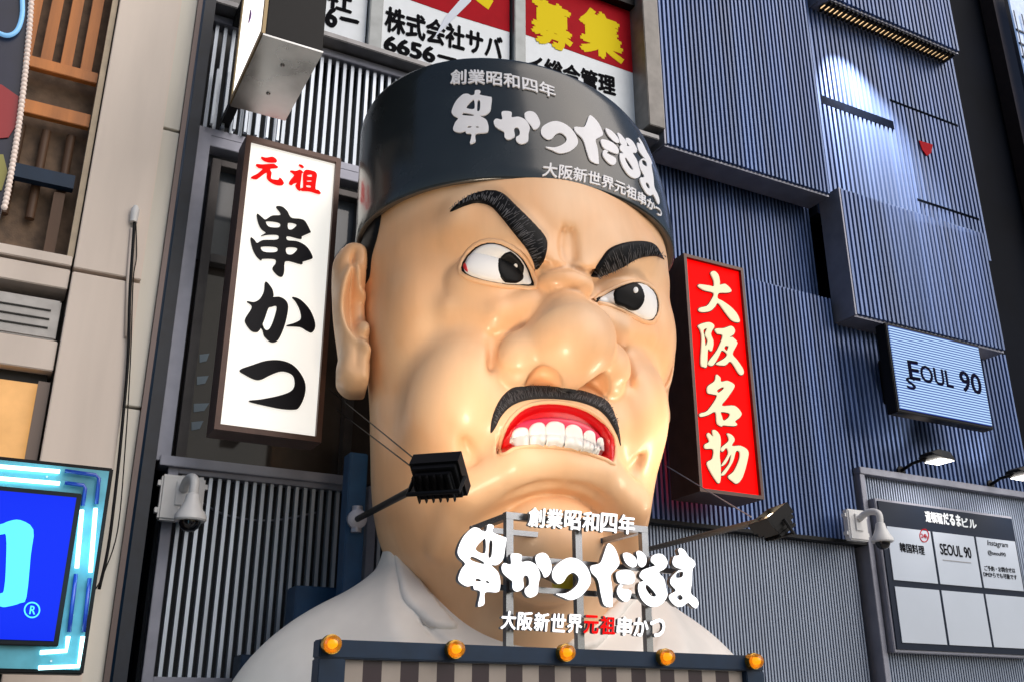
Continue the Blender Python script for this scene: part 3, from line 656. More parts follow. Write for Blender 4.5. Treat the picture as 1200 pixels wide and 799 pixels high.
# --- eyes
def eye(out, ic, ir, cl):
    o = c2(out, 4); c = o.mean(0)
    patch('eye_liner', c+(o-c)*1.11, BLACKP, root, off=.008, base=.004, edge=3, sp=2)
    e = patch('eye', o, EYEW, root, off=.03, base=.012, edge=9, sp=2, skirt=.03)
    ic = np.array((360, 200))+np.array(ic)*.3833
    th = np.linspace(0, 2*math.pi, 40, endpoint=False); circ = ic+np.stack([np.cos(th)*ir[0]*.3833, np.sin(th)*ir[1]*.3833], 1)
    sd = poly_sd(circ, o); circ = circ+(ic-circ)*np.clip((sd+.8)/np.linalg.norm(ic-circ, axis=1), 0, .9)[:, None]
    ip = patch('iris', circ, BLACKP, e, off=.008, base=.040, edge=5, sp=1.8, skirt=.03)
    cc = np.array((360, 200))+np.array(cl)*.3833
    patch('catchlight', cc+np.stack([np.cos(th[::3])*2.6, np.sin(th[::3])*3], 1), EYEW, ip, off=.002, base=.052, edge=2, sp=1, skirt=.006)
    rim = c+(o-c)*1.14; p = onsurf(rim[::2], -.004); mb = MB(); mb.tube(list(p)+[p[0], p[1]], .024, 8, cap=False); mb.build('eyelid', SKIN, root, smooth=True)
    return e
e1 = eye([(480,300),(495,265),(520,238),(555,225),(595,230),(640,255),(665,285),(680,320),(684,350),(640,350),(590,345),(540,335),(495,320)], (622, 298), (44, 53), (640, 285))
e2 = eye([(890,398),(930,372),(975,352),(1015,348),(1050,365),(1065,395),(1066,430),(1050,455),(1020,452),(970,425),(930,410)], (978, 390), (45, 44), (995, 372))
patch('tear_duct', c2([(481,300),(487,292),(492,302),(494,314),(486,310)]), mat('duct_red', (.5, .02, .02), .3), e1, off=.003, base=.043, edge=2, sp=1.2, skirt=.008)
# --- sideburn
patch('hair', smooth_poly([(424,262),(446,246),(443,275),(436,300),(433,325),(425,336),(421,322),(419,290)], 3), BLACKP, root, off=.02, base=.01, edge=4, sp=2.5)
# --- ears: relief on an outline
EO = smooth_poly([(207,330),(205,250),(212,140),(195,95),(150,72),(110,82),(80,125),(72,180),(70,300),(78,400),(88,480),(95,560),(85,620),(90,670),(130,710),(180,715),(209,705),(216,640),(215,560),(214,450)], 4)
ear_uw = np.array([px_local(370+x*.2752, 270+y*.2752, -.05)[[0, 2]] for x, y in EO])
def epx(l): return np.array([px_local(370+x*.2752, 270+y*.2752, -.05)[[0, 2]] for x, y in l])
def sh(q): q = np.array(q); q[..., 1] = 5.9-(5.9-q[..., 1])*.95; return q
ear_uw = sh(ear_uw); _e = epx; epx = lambda l: sh(_e(l))
v2, fs = fill2d(resample(ear_uw, .022), .02)
sd = -poly_sd(v2, resample(ear_uw, .022))
def pl_d(q, l):
    d = np.full(len(q), 9.); l = smooth_poly(l, 4, False)
    for a, b in zip(l[:-1], l[1:]):
        e = b-a; w_ = q-a; t = np.clip((w_@e)/(e@e), 0, 1); d = np.minimum(d, np.linalg.norm(w_-t[:, None]*e, axis=1))
    return d
lobe = np.clip((4.85-v2[:, 1])/.3, 0, 1); lobe = lobe*lobe*(3-2*lobe)
hgt = .20*np.sqrt(np.clip(1-(1-np.clip(sd/.09, 0, 1))**2, 0, 1))
hgt -= (1-lobe)*.13/(1+np.exp(-(sd-.15)/.012))
inner = epx([(205,580),(150,520),(110,460),(88,380),(95,300),(115,240),(145,205),(158,250),(170,295),(195,315)])
hgt += .09*np.exp(-(pl_d(v2, inner)/.045)**2)
cc = epx([(168,395)])[0]; hgt -= .16*np.exp(-(((v2[:, 0]-cc[0])/.13)**2+((v2[:, 1]-cc[1])/.30)**2)**2)
tr = epx([(182,470)])[0]; hgt += .16*np.exp(-(((v2[:, 0]-tr[0])/.075)**2+((v2[:, 1]-tr[1])/.085)**2)**2)
base_v = -.10+.18*np.clip((v2[:, 0]-ear_uw[:, 0].min())/.4, 0, 1)
front = np.stack([v2[:, 0], base_v+hgt, v2[:, 1]], 1); back = np.stack([v2[:, 0]+.04, np.full(len(v2), -.32), v2[:, 1]], 1)
n0 = len(v2); ed = {}
for t in fs:
    for a, b in zip(t, t[1:]+t[:1]):
        if (b, a) in ed: del ed[(b, a)]
        else: ed[(a, b)] = 1
EF = [t[::-1] for t in fs]+[tuple(i+n0 for i in t) for t in fs]+[(a, b, b+n0, a+n0) for a, b in ed]
for sgn in (1, -1):
    vv = np.vstack([front, back]); vv[:, 0] *= sgn
    if sgn < 0: vv[:, 0] -= .10; vv[:, 1] -= .15; vv[:, 2] -= .10
    o = np_mesh('ear', toW(vv), EF, SKIN, root)
    bm = bmesh.new(); bm.from_mesh(o.data); bmesh.ops.recalc_face_normals(bm, faces=bm.faces); bm.to_mesh(o.data); bm.free()
# --- cap
HA, HB, HZ0, HZ1 = 1.655, 1.36, 6.07, 7.17; HT0, HT1 = .11, .26   # side heights of rim and top, and how far both tip up in front
def hat_r(s): return 1.0+.02*s-.07*s*s
def hat_xyz(th, s, off=0, k=1):
    r = hat_r(s)*k; v = (HB*r+off)*math.cos(th); return np.array([(HA*r+off)*math.sin(th)-.10*s*s, -.05+v, HZ0+s*(HZ1-HZ0)+v*(HT0+s*(HT1-HT0))-(HA*r+off)*math.sin(th)*.13*s])
N = 128; mb = MB(); rows = [(.84, .08, 1), (.94, .012, 1), (.975, -.012, 1), (.997, -.012, 1), (1.003, .005, 0)]
rows += [(1, k/11*.965, 0) for k in range(1, 12)]+[(.994, .985, 0), (.975, .997, 0), (.94, 1.0, 0), (.6, 1.03, 0), (.02, 1.05, 0)]
V = []; Fc = []; Mi = []
for r, s_, m in rows:
    for j in range(N): V.append(hat_xyz(2*math.pi*j/N, s_, 0, r))
for i in range(len(rows)-1):
    for j in range(N): Fc.append((i*N+j, i*N+(j+1) % N, (i+1)*N+(j+1) % N, (i+1)*N+j)); Mi.append(1 if rows[i+1][2] else 0)
me = bpy.data.meshes.new('hat'); me.from_pydata(toW(np.array(V)).tolist(), [], Fc); me.polygons.foreach_set('material_index', Mi)
hat = link('hat', me, [HATM, HATLIP], root, True)
bm = bmesh.new(); bm.from_mesh(me); bmesh.ops.recalc_face_normals(bm, faces=bm.faces); bm.to_mesh(me); bm.free()
# arc length table round the cap and the pixel -> cap lookup
TH = np.linspace(-1.7, 1.7, 3401); ARC = np.r_[0, np.cumsum(np.hypot(HA*1.02*np.diff(np.sin(TH)), HB*1.02*np.diff(np.cos(TH))))]; ARC -= np.interp(0, TH, ARC)
def hat_hit(x, y):
    d = ray(x, y); o = toL(CAM); dl = np.array([d@HR, d@HF, d[2]]); t = 5.
    for _ in range(80):
        p = o+dl*t; v = p[1]+.05; s = (p[2]-HZ0-v*HT0)/(HZ1-HZ0+v*(HT1-HT0)-p[0]*.13); r = hat_r(min(max(s, -.2), 1.2))
        u_ = p[0]+.10*min(max(s, 0), 1.2)**2; t += (math.hypot(u_/(HA*r), v/(HB*r))-1)*.5
    return np.array([np.interp(math.atan2(u_/HA, v/HB), TH, ARC), s])
def wrap_on_hat(name, me, thick=.012):
    """bend a flat mesh (x = arc, y = height) round the cap"""
    bm = bmesh.new(); bm.from_mesh(me)
    bmesh.ops.delete(bm, geom=[f for f in bm.faces if abs(f.normal.z) < .5], context='FACES') if thick == 0 else None
    x0 = min(v.co.x for v in bm.verts); x1 = max(v.co.x for v in bm.verts)
    for k in range(1, int((x1-x0)/.05)+1):
        bmesh.ops.bisect_plane(bm, geom=bm.verts[:]+bm.edges[:]+bm.faces[:], plane_co=(x0+.05*k, 0, 0), plane_no=(1, 0, 0))
    for v in bm.verts:
        th = float(np.interp(v.co.x, ARC, TH)); p = hat_xyz(th, v.co.y, .003+thick*(v.co.z+.5)); v.co = Vector(toW(p))
    bmesh.ops.recalc_face_normals(bm, faces=bm.faces); bm.to_mesh(me); bm.free()
    return link(name, me, DECAL, hat)
# where the logo's letters lie on the cap: anchors in the logo plane matched to the photo
LY = 6.2
def lp(pt, off, sc): x, y = np.array(off)+np.array(pt)*sc; return P(x, y, LY)[[0, 2]]
src = []
for nm, (off, sc), loops in LOGO:
    src.append([[lp(q, off, sc) for q in smooth_poly(l, 4)] for l in loops])
hat_boxes = [((530,107),(578,170)), ((579,130),(633,170)), ((634,144),(676,181)), ((674,142),(733,195)), ((725,163),(747,207)), ((747,172),(765,228))]
for loops, (tl, brx) in zip(src, hat_boxes):
    allp = np.array([q for l in loops for q in l]); lo, hi = allp.min(0), allp.max(0)
    cx, cy = (tl[0]+brx[0])/2, (tl[1]+brx[1])/2
    L_ = hat_hit(tl[0], cy); R_ = hat_hit(brx[0], cy); T_ = hat_hit(cx, tl[1]); B_2 = hat_hit(cx, brx[1])
    hgt_ = T_[1]-B_2[1]; slope = (R_[1]-L_[1])/(R_[0]-L_[0]+1e-9)
    out = []
    for l in loops:
        a = (np.array(l)-lo)/(hi-lo); s = L_[0]+a[:, 0]*(R_[0]-L_[0]); out.append([(x, y) for x, y in zip(s, B_2[1]+a[:, 1]*hgt_)])
    wrap_on_hat('hat_lettering', fill_mesh(out, .5))
def hat_text(body, px0, px1, hpx, bold):
    a = hat_hit(*px0); b = hat_hit(*px1); c = hat_hit(px0[0], px0[1]-hpx); me = text_mesh(body, bold, .5); k = coords(me)
    x0, x1 = k[:, 0].min(), k[:, 0].max(); y0, y1 = k[:, 1].min(), k[:, 1].max(); t = (k[:, 0]-x0)/(x1-x0)
    hh = (c[1]-a[1])*(k[:, 1]-y0)/(y1-y0)
    setco(me, np.stack([a[0]+t*(b[0]-a[0])+.12*hh, a[1]+t*(b[1]-a[1])+hh, k[:, 2]], 1)); return wrap_on_hat('hat_lettering', me)
hat_text('創業昭和四年', (528, 100), (651, 117), 17, .018)
hat_text('大阪新世界元祖串かつ', (635, 208), (774, 258), 17, .018)
# --- robe
def robe_sdf(P0):
    p = P0.copy(); p[:, 0] = np.abs(p[:, 0])
    d = ell(p, (0, -.30, 1.45), (2.55, 1.30, 1.55))
    d = smin(d, cap(p, (0, -.25, 1.8), (0, -.20, 2.9), 1.75, 1.22), .30)
    d = smax(d, (p[:, 2]-3.05+1.1*np.maximum(p[:, 1], -.3))/1.3, .04)
    c = curve_d(p, [(1.25, .25, 2.6), (.9, .75, 2.2), (.5, 1.05, 1.85)]); d = d+.05*np.exp(-(c/.035)**2)
    c = curve_d(p, [(.75, .8, 2.3), (.62, 1.0, 1.95), (.5, 1.05, 1.5)]); d = d+.045*np.exp(-(c/.035)**2)
    return d
v, q = surface_net(robe_sdf, (-2.95, -1.75, -.05), (2.95, 1.5, 3.2), .04)
np_mesh('robe', toW(v), q[:, ::-1], ROBE, root)

patch('lapel', smooth_poly([(463,648),(482,668),(508,700),(526,722),(536,736),(504,734),(488,718),(473,703),(467,680)], 3), ROBE, root, off=.02, base=.02, edge=3, sp=4, f=robe_sdf)
patch('lapel', smooth_poly([(738,690),(748,696),(728,722),(700,758),(662,758),(690,735),(716,712)], 3), ROBE, root, off=.02, base=.02, edge=3, sp=4, f=robe_sdf)
# ================================================================== SIGNS
def emis(name, col, s, base=None): return mat(name, base or col, .4, emit=s, ecol=col)
def spot(name, parent, loc, target, watts, col, size=.12, ang=95, blend=.6):
    l = bpy.data.lights.new(name, 'SPOT'); o = bpy.data.objects.new(name, l); COL.objects.link(o)
    l.energy = watts; l.color = col; l.shadow_soft_size = size; l.spot_size = math.radians(ang); l.spot_blend = blend
    o.location = Vector(loc)-origin(parent); o.parent = parent
    o.rotation_euler = (Vector(target)-Vector(loc)).to_track_quat('-Z', 'Y').to_euler(); return o

# --- striped sign box in front of the chest
AY = 6.05
tl, tr = P(375, 748, AY), P(894, 768, AY); bz = P(600, 777, AY)[2]; tz = (tl[2]+tr[2])/2
X0, X1 = tl[0], tr[0]
aw = thing('striped_sign_box', 'navy framed sign box with maroon and cream stripes below the giant chin', 'sign box', (4, AY+.3, 0))
mb = MB(); mb.box(X0, X1, AY, AY+.13, bz, tz); mb.build('beam', NAVY, aw, bevel=.008)
mb = MB(); mb.box(X0, X0+.17, AY, AY+.13, .12, bz-.002); mb.build('post', NAVY, aw, bevel=.006)
mb = MB(); mb.box(X1-.17, X1, AY, AY+.13, .12, bz-.002); mb.build('post', NAVY, aw, bevel=.006)
CRE = mat('cream_stripe', (.34, .29, .25), .5, noise=.08); MAR = mat('maroon_stripe', (.018, .004, .010), .45)
mb = MB(); n = 25
for k in range(n):
    xa_ = X0+.175+(X1-X0-.35)*k/n; xb_ = X0+.175+(X1-X0-.35)*(k+1)/n; mb.box(xa_, xb_, AY+.05, AY+.10, .5, bz-.004, k % 2)
mb.build('striped_panel', [CRE, MAR], aw)
BULBM = mat('amber_glass', (.72, .30, .008), .12, emit=.06, ecol=(1, .5, .02), coat=.5)
_b = BULBM.node_tree.nodes['Principled BSDF']; _b.inputs['Transmission Weight'].default_value = .75; _b.inputs['IOR'].default_value = 1.3
for x, y in ((390, 754), (535, 760), (665, 764), (782, 769), (886, 774)):
    c = P(x, y, AY-.06); mb = MB(); mb.lathe([(.02, .05), (.042, .04), (.053, .0), (.048, -.03), (.032, -.05), (.010, -.058)], c, (0, 1, .0), 20)
    bo = mb.build('light_bulb', BULBM, aw, smooth=True)
    mb = MB(); mb.lathe([(.058, .0), (.058, .05), (.04, .055)], (c[0], c[1]+.01, c[2]), (0, 1, 0), 20); mb.build('socket', mat('brass', (.6, .38, .08), .25, metal=.9), bo, smooth='auto')
    mb = MB(); mb.lathe([(.004, .02), (.02, .01), (.02, -.02), (.004, -.03)], c, (0, 1, 0), 10); mb.build('filament', emis('amber_glow', (1, .5, .05), .8), bo)

# --- cut letter sign on its steel frame
lg = thing('letter_sign', 'white cut out Japanese letters on a thin steel frame in front of the chin', 'sign', (4, LY+.1, tz))
LETW = mat('letter_white', (.85, .85, .86), .4, emit=.6, ecol=(.95, .97, 1)); LETE = mat('letter_edge', (.22, .23, .25), .35, metal=.6); LETR = mat('letter_red', (.7, .002, .002), .6, emit=.3, ecol=(1, .0, .0), spec=.1)
def two_tone(o, edge):
    me = o.data; me.materials.append(edge)
    y0 = min(v.co.y for v in me.vertices); th_ = max(v.co.y for v in me.vertices)-y0
    for p_ in me.polygons: p_.material_index = 0 if all(me.vertices[i].co.y < y0+th_*.3 for i in p_.vertices) else 1
for nm, (off, sc), loops in LOGO:
    o = wall_glyph('letter', px_loops(loops, off, sc), LY, LETW, lg, .045); two_tone(o, LETE)
def cut_text(body, pl, pr, hpx, bold, m):
    o = flat_text('letter', body, pl, pr, hpx, LY, m, lg, bold, .03, .1); me = o.data
    bm = bmesh.new(); bm.from_mesh(me); bmesh.ops.remove_doubles(bm, verts=bm.verts, dist=1e-4); bmesh.ops.recalc_face_normals(bm, faces=bm.faces); bm.to_mesh(me); bm.free(); two_tone(o, LETE); return o
def chars(body, pl, pr, hpx, bold, mfun):
    n = len(body); pl = np.array(pl, float); pr = np.array(pr, float)
    for i, ch in enumerate(body):
        a = pl+(pr-pl)*(i+.04)/n; b = pl+(pr-pl)*(i+.96)/n; cut_text(ch, tuple(a), tuple(b), hpx, bold, mfun(i))
chars('創業昭和四年', (615, 617), (742, 627), 23, .03, lambda i: LETW)
chars('大阪新世界元祖串かつ', (583, 737), (777, 747), 22, .03, lambda i: LETR if i in (5, 6) else LETW)
zt = P(600, 606, LY)[2]; xs = [P(x, y, LY+.07)[0] for x, y in ((596, 680), (678, 690), (757, 690))]
for x in xs:
    mb = MB(); mb.box(x-.028, x+.028, LY+.05, LY+.1, tz+.002, zt); mb.build('post', STEEL, lg)
mb = MB(); mb.box(xs[0]-.03, xs[2]+.03, LY+.048, LY+.102, zt+.001, zt+.05)
for x in (xs[0], xs[2]): mb.box(x-.025, x+.025, LY+.104, LY+.62, zt+.003, zt+.046)
mb.box(xs[0]-.03, xs[2]+.03, LY+.62, LY+.66, zt+.004, zt+.045); mb.build('top_rail', STEEL, lg)
for y in (655, 690):
    z_ = P(650, y, LY)[2]; mb = MB(); mb.box(P(580, y, LY)[0], P(800, y, LY)[0], LY+.076, LY+.096, z_-.02, z_+.02); mb.build('rail', STEEL, lg)
# yellow ball seen behind the letters
c = P(664, 684, 6.45); t = thing('ball', 'small yellow ball behind the white cut letters under the chin', 'ball', c)
mb = MB(); mb.lathe([(.001, -.11)]+[(.11*math.sin(a), -.11*math.cos(a)) for a in np.linspace(.2, 2.94, 14)]+[(.001, .11)], c, (0, 0, 1), 28); o = mb.build('globe', mat('yellow_plastic', (.75, .55, .01), .3, coat=.4), t, smooth=True)
mb = MB(); mb.tube([c+np.array([0, .05, 0]), c+np.array([0, .35, .1])], .015, 8); mb.build('stem', STEEL, t, smooth=True)

# --- tall white lightbox
def box_sign(nm, label, cat, TL, TR, BR, BL, Y, dep, fw, face_m, frame_m):
    q = [P(*p, Y) for p in (TL, TR, BR, BL)]
    x0, x1 = (q[0][0]+q[3][0])/2, (q[1][0]+q[2][0])/2; z1, z0 = (q[0][2]+q[1][2])/2, (q[2][2]+q[3][2])/2
    t = thing(nm, label, cat, ((x0+x1)/2, Y+dep, z0))
    mb = MB(); e = .03
    mb.box(x0, x0+fw, Y-e, Y+dep, z0, z1); mb.box(x1-fw, x1, Y-e, Y+dep, z0, z1); mb.box(x0+fw, x1-fw, Y-e, Y+dep, z1-fw, z1); mb.box(x0+fw, x1-fw, Y-e, Y+dep, z0, z0+fw)
    mb.build('frame', frame_m, t)
    mb = MB(); mb.box(x0+fw, x1-fw, Y+.02, Y+dep-.01, z0+fw, z1-fw); mb.build('lit_panel', face_m, t)
    for zz in (z0+.4, z1-.4): mb = MB(); mb.box((x0+x1)/2-.08, (x0+x1)/2+.08, Y+dep, 10.6, zz-.06, zz+.06); mb.build('wall_bracket', BLK, t)
    return t, (x0, x1, z0, z1)
SW = mat('sign_white', (.8, .79, .75), .35, emit=.34, ecol=(1, .97, .90))
YW = 9.3
ws, _ = box_sign('lightbox_sign', 'tall white lightbox with red and black brush characters in a brown frame', 'sign', (283,160), (395,185), (380,520), (256,503), YW, .32, .055, SW, BROWN)
CK = mat('char_black', (.004, .004, .008), .5, spec=.2); CR = mat('char_red', (.65, .002, .002), .6, emit=.25, ecol=(1, .0, .0), spec=.1)
for (off, sc), k, loops in WHITE_CH: wall_glyph('character', px_loops(loops, off, sc), YW+.018, CK if k == 'k' else CR, ws, .022)
YR = 9.5
RF = mat('sign_red', (.62, .001, .001), .7, emit=.42, ecol=(1, .0, .0), spec=.08)
rs, _ = box_sign('lightbox_sign', 'tall red lightbox with cream brush characters beside the right cheek', 'sign', (803,299), (873,316), (890,585), (815,575), YR, .55, .045, RF, BROWN)
CC = mat('char_cream', (.80, .70, .44), .6, emit=.2, ecol=(1, .92, .66))
for (off, sc), loops in RED_CH:
    pl = px_loops(loops, off, sc)
    wall_glyph('character', pl, YR+.006, CC, rs, .02)
    bm = bmesh.new()
    for k in range(8):
        o_ = wall_glyph('t', [l+np.array([math.cos(k*math.pi/4), math.sin(k*math.pi/4)])*.95 for l in pl], YR+.012+k*.0006, CK, None, .006)
        bm.from_mesh(o_.data); me_ = o_.data; bpy.data.objects.remove(o_); bpy.data.meshes.remove(me_)
    me_ = bpy.data.meshes.new('character_outline'); bm.to_mesh(me_); bm.free(); link('character_outline', me_, CK, rs)

# --- projecting box sign overhead, at the top left
a = P(308, 42, 7.5); b = P(378, 62, 7.5); px0, px1, pz = a[0], b[0], (a[2]+b[2])/2; yb = 7.5*1.165
pb = thing('projecting_sign', 'dark box sign with a lit white side jutting out above the tall white lightbox', 'sign', ((px0+px1)/2, yb, pz))
mb = MB(); mb.box(px0+.02, px1, 7.5, yb, pz+.02, 10.2); mb.build('cabinet', BLK, pb, bevel=.008)
mb = MB(); mb.box(px0, px1+.004, 7.496, yb+.004, pz, pz+.018); mb.build('underside', BRUSH, pb)
for y_ in (7.85, 8.35):
    mb = MB(); mb.lathe([(.001, -.012), (.018, -.01), (.022, 0)], ((px0+px1)/2, y_, pz), (0, 0, 1), 12); mb.build('screw', STEEL, pb, smooth=True)
mb = MB(); mb.box(px0, px0+.016, 7.56, yb-.06, pz+.09, 10.15); mb.build('lit_panel', emis('lit_side', (1, .96, .88), .9, (.8, .8, .78)), pb)
mb = MB(); mb.box(px0-.012, px0+.018, 7.496, 7.556, pz+.02, 10.2); mb.box(px0-.012, px0+.018, yb-.056, yb+.004, pz+.02, 10.2); mb.box(px0-.012, px0+.018, 7.56, yb-.06, pz+.02, pz+.085); mb.build('frame', mat('bronze_edge', (.20, .15, .08), .35, metal=.6), pb)
me = fill_mesh([[(x, z) for x, z in smooth_poly([(8.0,8.10),(8.12,8.25),(8.2,8.5),(8.1,8.62),(8.03,8.42),(7.9,8.3)], 4)], [(x, z) for x, z in smooth_poly([(8.15,8.02),(8.25,8.0),(8.22,8.14)], 4)]], .004)
k = coords(me); setco(me, np.stack([px0-.006+k[:, 2], k[:, 0], k[:, 1]], 1)); link('emblem', me, mat('violet_print', (.25, .12, .4), .4), pb)
mb = MB(); mb.box(px0+.15, px0+.25, yb, 10.2, 8.0, 8.1); mb.build('wall_bracket', BLK, pb); mb = MB(); mb.box(px0+.15, px0+.25, yb, 10.2, 9.4, 9.5); mb.build('wall_bracket', BLK, pb)

# --- neon bordered sign at the lower left
YN = 8.0
q = [P(*p, YN) for p in ((127, 547), (105, 790))]; nx1 = (q[0][0]+q[1][0])/2; nz1, nz0 = q[0][2], q[1][2]
ns = thing('neon_sign', 'blue screen sign with a glowing cyan neon tube border at the lower left', 'sign', (0, YN+.2, nz0))
mb = MB(); mb.box(-1.9, nx1, YN+.012, YN+.22, nz0, nz1); mb.build('cabinet', BLK, ns, bevel=.01)
mb = MB(); mb.box(-1.85, nx1-.03, YN, YN+.01, nz0+.03, nz1-.03); mb.build('lit_face', mat('cyan_lit_face', (.10, .34, .42), .3, metal=.3, noise=.35, nscale=4), ns)  # cyan light of the tubes on the face is put into this teal
s = [P(*p, YN-.07) for p in ((91, 577), (74, 757))]; sx = (s[0][0]+s[1][0])/2; sz1, sz0 = s[0][2], s[1][2]
mb = MB(); mb.box(-1.6, sx, YN-.06, YN-.002, sz0, sz1); sc_ = mb.build('screen_frame', BLK, ns, bevel=.006)
mb = MB(); mb.box(-1.57, sx-.035, YN-.068, YN-.062, sz0+.035, sz1-.035); mb.build('screen', mat('blue_screen', (.0, .002, .05), .5, emit=1, ecol=(.001, .012, .44), spec=.1), sc_)
LCY = emis('cyan_letter', (.05, .55, 1), .55, (.05,.3,.5))
cr = lambda l: [(x*.5, 400+y*.5) for x, y in l]
wall_glyph('letter', [smooth_poly(cr([(-120,440),(-90,424),(-40,430),(0,428),(22,420),(48,418),(78,440),(72,500),(62,598),(48,612),(20,620),(0,620),(-40,600),(-110,612)]), 3), smooth_poly(cr([(-60,450),(0,452),(14,455),(14,520),(10,575),(0,590),(-50,585)]), 3)], YN-.072, LCY, sc_, .006)
th = np.linspace(0, 2*math.pi, 32, endpoint=False); rc = np.array((37.5, 714.2))
wall_glyph('registered_mark', [rc+np.stack([np.cos(th)*9.6, np.sin(th)*9.6], 1), rc+np.stack([np.cos(th)*7.9, np.sin(th)*7.9], 1)], YN-.072, LCY, sc_, .006)
flat_text('registered_mark', 'R', (34, 719), (41, 719.5), 10, YN-.072, LCY, sc_, .02)
NEON = emis('neon_lit', (.5, .93, 1), 2.2); NEOFF = mat('neon_tube_off', (.01, .05, .35), .15, coat=.5)
def ntube(l, m, nm='neon_tube'):
    mb = MB(); mb.tube([P(*p, YN-.045) for p in l], .015, 8); return mb.build(nm, m, ns, smooth=True)
for l in ([(-60, 541), (70, 552)], [(-60, 555), (70, 566)], [(96, 597), (90, 665)], [(112, 595), (106, 670)], [(80, 745), (77.5, 762), (47, 764)], [(97, 745), (92, 780), (45, 782)]): ntube(l, NEON)
for l in ([(76, 551), (112, 556), (116, 560), (113, 590)], [(76, 565), (98, 568), (100, 572), (97, 592)], [(89, 672), (81, 740)], [(105, 677), (98, 740)]): ntube(l, NEOFF)
mb = MB()
for x, y in ((20, 548), (55, 558), (95, 630), (109, 640), (85, 720), (102, 715), (60, 774)):
    mb.tube([P(x, y, YN-.002), P(x, y, YN-.04)], .008, 6)
mb.build('tube_clips', WPLAS, ns)
cl = bpy.data.lights.new('neon_glow', 'AREA'); co_ = bpy.data.objects.new('neon_glow', cl); COL.objects.link(co_); cl.energy = 2.5; cl.size = 1.0; cl.color = (.3, .75, 1); co_.parent = ns; co_.location = Vector((.35, YN-.3, 2.7))-origin(ns); co_.rotation_euler = (math.pi/2, 0, 0)

# --- sign edge close by on the far left
YB = 5.0
pg = lambda l, y0, y1: ([tuple(P(x, y, YB)[[0, 2]]) for x, y in l], y0, y1)
bs = thing('painted_sign', 'close dark painted sign with a pale beaded rim cut off by the left edge', 'sign', (P(0, 120, YB)[0], YB+.1, P(0, 260, YB)[2]))
mb = MB(); mb.quadbox(*pg([(-250, -60), (38, -60), (31, 40), (20, 140), (6, 225), (0, 250), (-250, 250)], YB+.02, YB+.12)); mb.build('board', mat('navy_board', (.008, .010, .035), .4, noise=.3), bs)
mb = MB(); mb.quadbox(*pg([(-100, 85), (2, 98), (22, 112), (19, 146), (10, 160), (-100, 170)], YB+.012, YB+.019)); mb.build('painted_shape', mat('sign_crimson', (.35, .01, .015), .4), bs)
mb = MB(); mb.quadbox(*pg([(-100, 175), (4, 180), (9, 200), (2, 222), (-100, 228)], YB+.012, YB+.019)); mb.build('painted_shape', mat('sign_olive', (.30, .28, .06), .4), bs)
mb = MB(); mb.tube([P(x, y, YB-.0) for x, y in smooth_poly([(26, -6), (26, 18), (20, 36), (8, 42), (-8, 36)], 5, False)], .012, 8); mb.build('painted_stroke', emis('pale_blue_stroke', (.2, .45, .75), .35), bs, smooth=True)
mb = MB(); ln = smooth_poly([(40, -60), (34, 40), (23, 140), (9, 225), (3, 250)], 16, False)
for p_ in resample(np.vstack([ln, ln[::-1]]), 5)[:62]:
    c = P(*p_, YB-.005); mb.lathe([(.003, -.016), (.012, -.011), (.016, 0), (.012, .011), (.003, .016)], c, (0, 0, 1), 8)
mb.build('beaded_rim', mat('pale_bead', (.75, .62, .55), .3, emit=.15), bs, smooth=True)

# --- LED sign, tenant board at the right
q = [P(*p, 9.7) for p in ((1043, 382), (1148, 407), (1161, 498), (1054, 478))]
lx0, lx1, lz1, lz0 = (q[0][0]+q[3][0])/2, (q[1][0]+q[2][0])/2, (q[0][2]+q[1][2])/2, (q[2][2]+q[3][2])/2
led = thing('led_sign', 'flickering pale blue LED sign with dark letters on the ribbed wall', 'sign', ((lx0+lx1)/2, 10.3, lz0))
mb = MB(); mb.box(lx0-.05, lx1+.05, 9.72, 9.92, lz0-.05, lz1+.05); mb.build('cabinet', BLK, led, bevel=.012)
mb = MB(); mb.box(lx0+.4, lx1-.4, 9.92, 10.34, lz0+.3, lz1-.3); mb.build('wall_bracket', BLK, led)
m = mat('led_panel', (.01, .015, .03), .7, spec=.1); n_ = m.node_tree.nodes; l_ = m.node_tree.links; tc = n_.new('ShaderNodeTexCoord')
wv = n_.new('ShaderNodeTexWave'); wv.bands_direction = 'Z'; wv.inputs['Scale'].default_value = 7.5; wv.inputs['Distortion'].default_value = 0
wx = n_.new('ShaderNodeTexWave'); wx.bands_direction = 'X'; wx.inputs['Scale'].default_value = 12
nz_ = n_.new('ShaderNodeTexNoise'); nz_.inputs['Scale'].default_value = 1.5
mx = n_.new('ShaderNodeMix'); mx.data_type = 'RGBA'; mx.inputs['A'].default_value = (.01, .03, .22, 1); mx.inputs['B'].default_value = (.55, .80, 1, 1)
ml = n_.new('ShaderNodeMath'); ml.operation = 'MULTIPLY'; ad = n_.new('ShaderNodeMath'); ad.operation = 'MULTIPLY_ADD'; ad.inputs[1].default_value = .5; ad.inputs[2].default_value = .5
for w_ in (wv, wx, nz_): l_.new(tc.outputs['Object'], w_.inputs['Vector'])
l_.new(wx.outputs['Fac'], ad.inputs[0]); l_.new(wv.outputs['Fac'], ml.inputs[0]); l_.new(ad.outputs[0], ml.inputs[1]); l_.new(ml.outputs[0], mx.inputs['Factor'])
l_.new(mx.outputs['Result'], n_['Principled BSDF'].inputs['Emission Color']); n_['Principled BSDF'].inputs['Emission Strength'].default_value = .75
mb = MB(); mb.box(lx0, lx1, 9.70, 9.718, lz0, lz1); mb.build('led_screen', m, led)
LINK_ = mat('led_letter', (.003, .003, .02), .8, spec=.05)
flat_text('letter', 'E', (1066, 444), (1079, 446), 22, 9.697, LINK_, led, .02)
flat_text('letter', 'OUL', (1080, 447), (1118, 455), 20, 9.697, LINK_, led, .02)
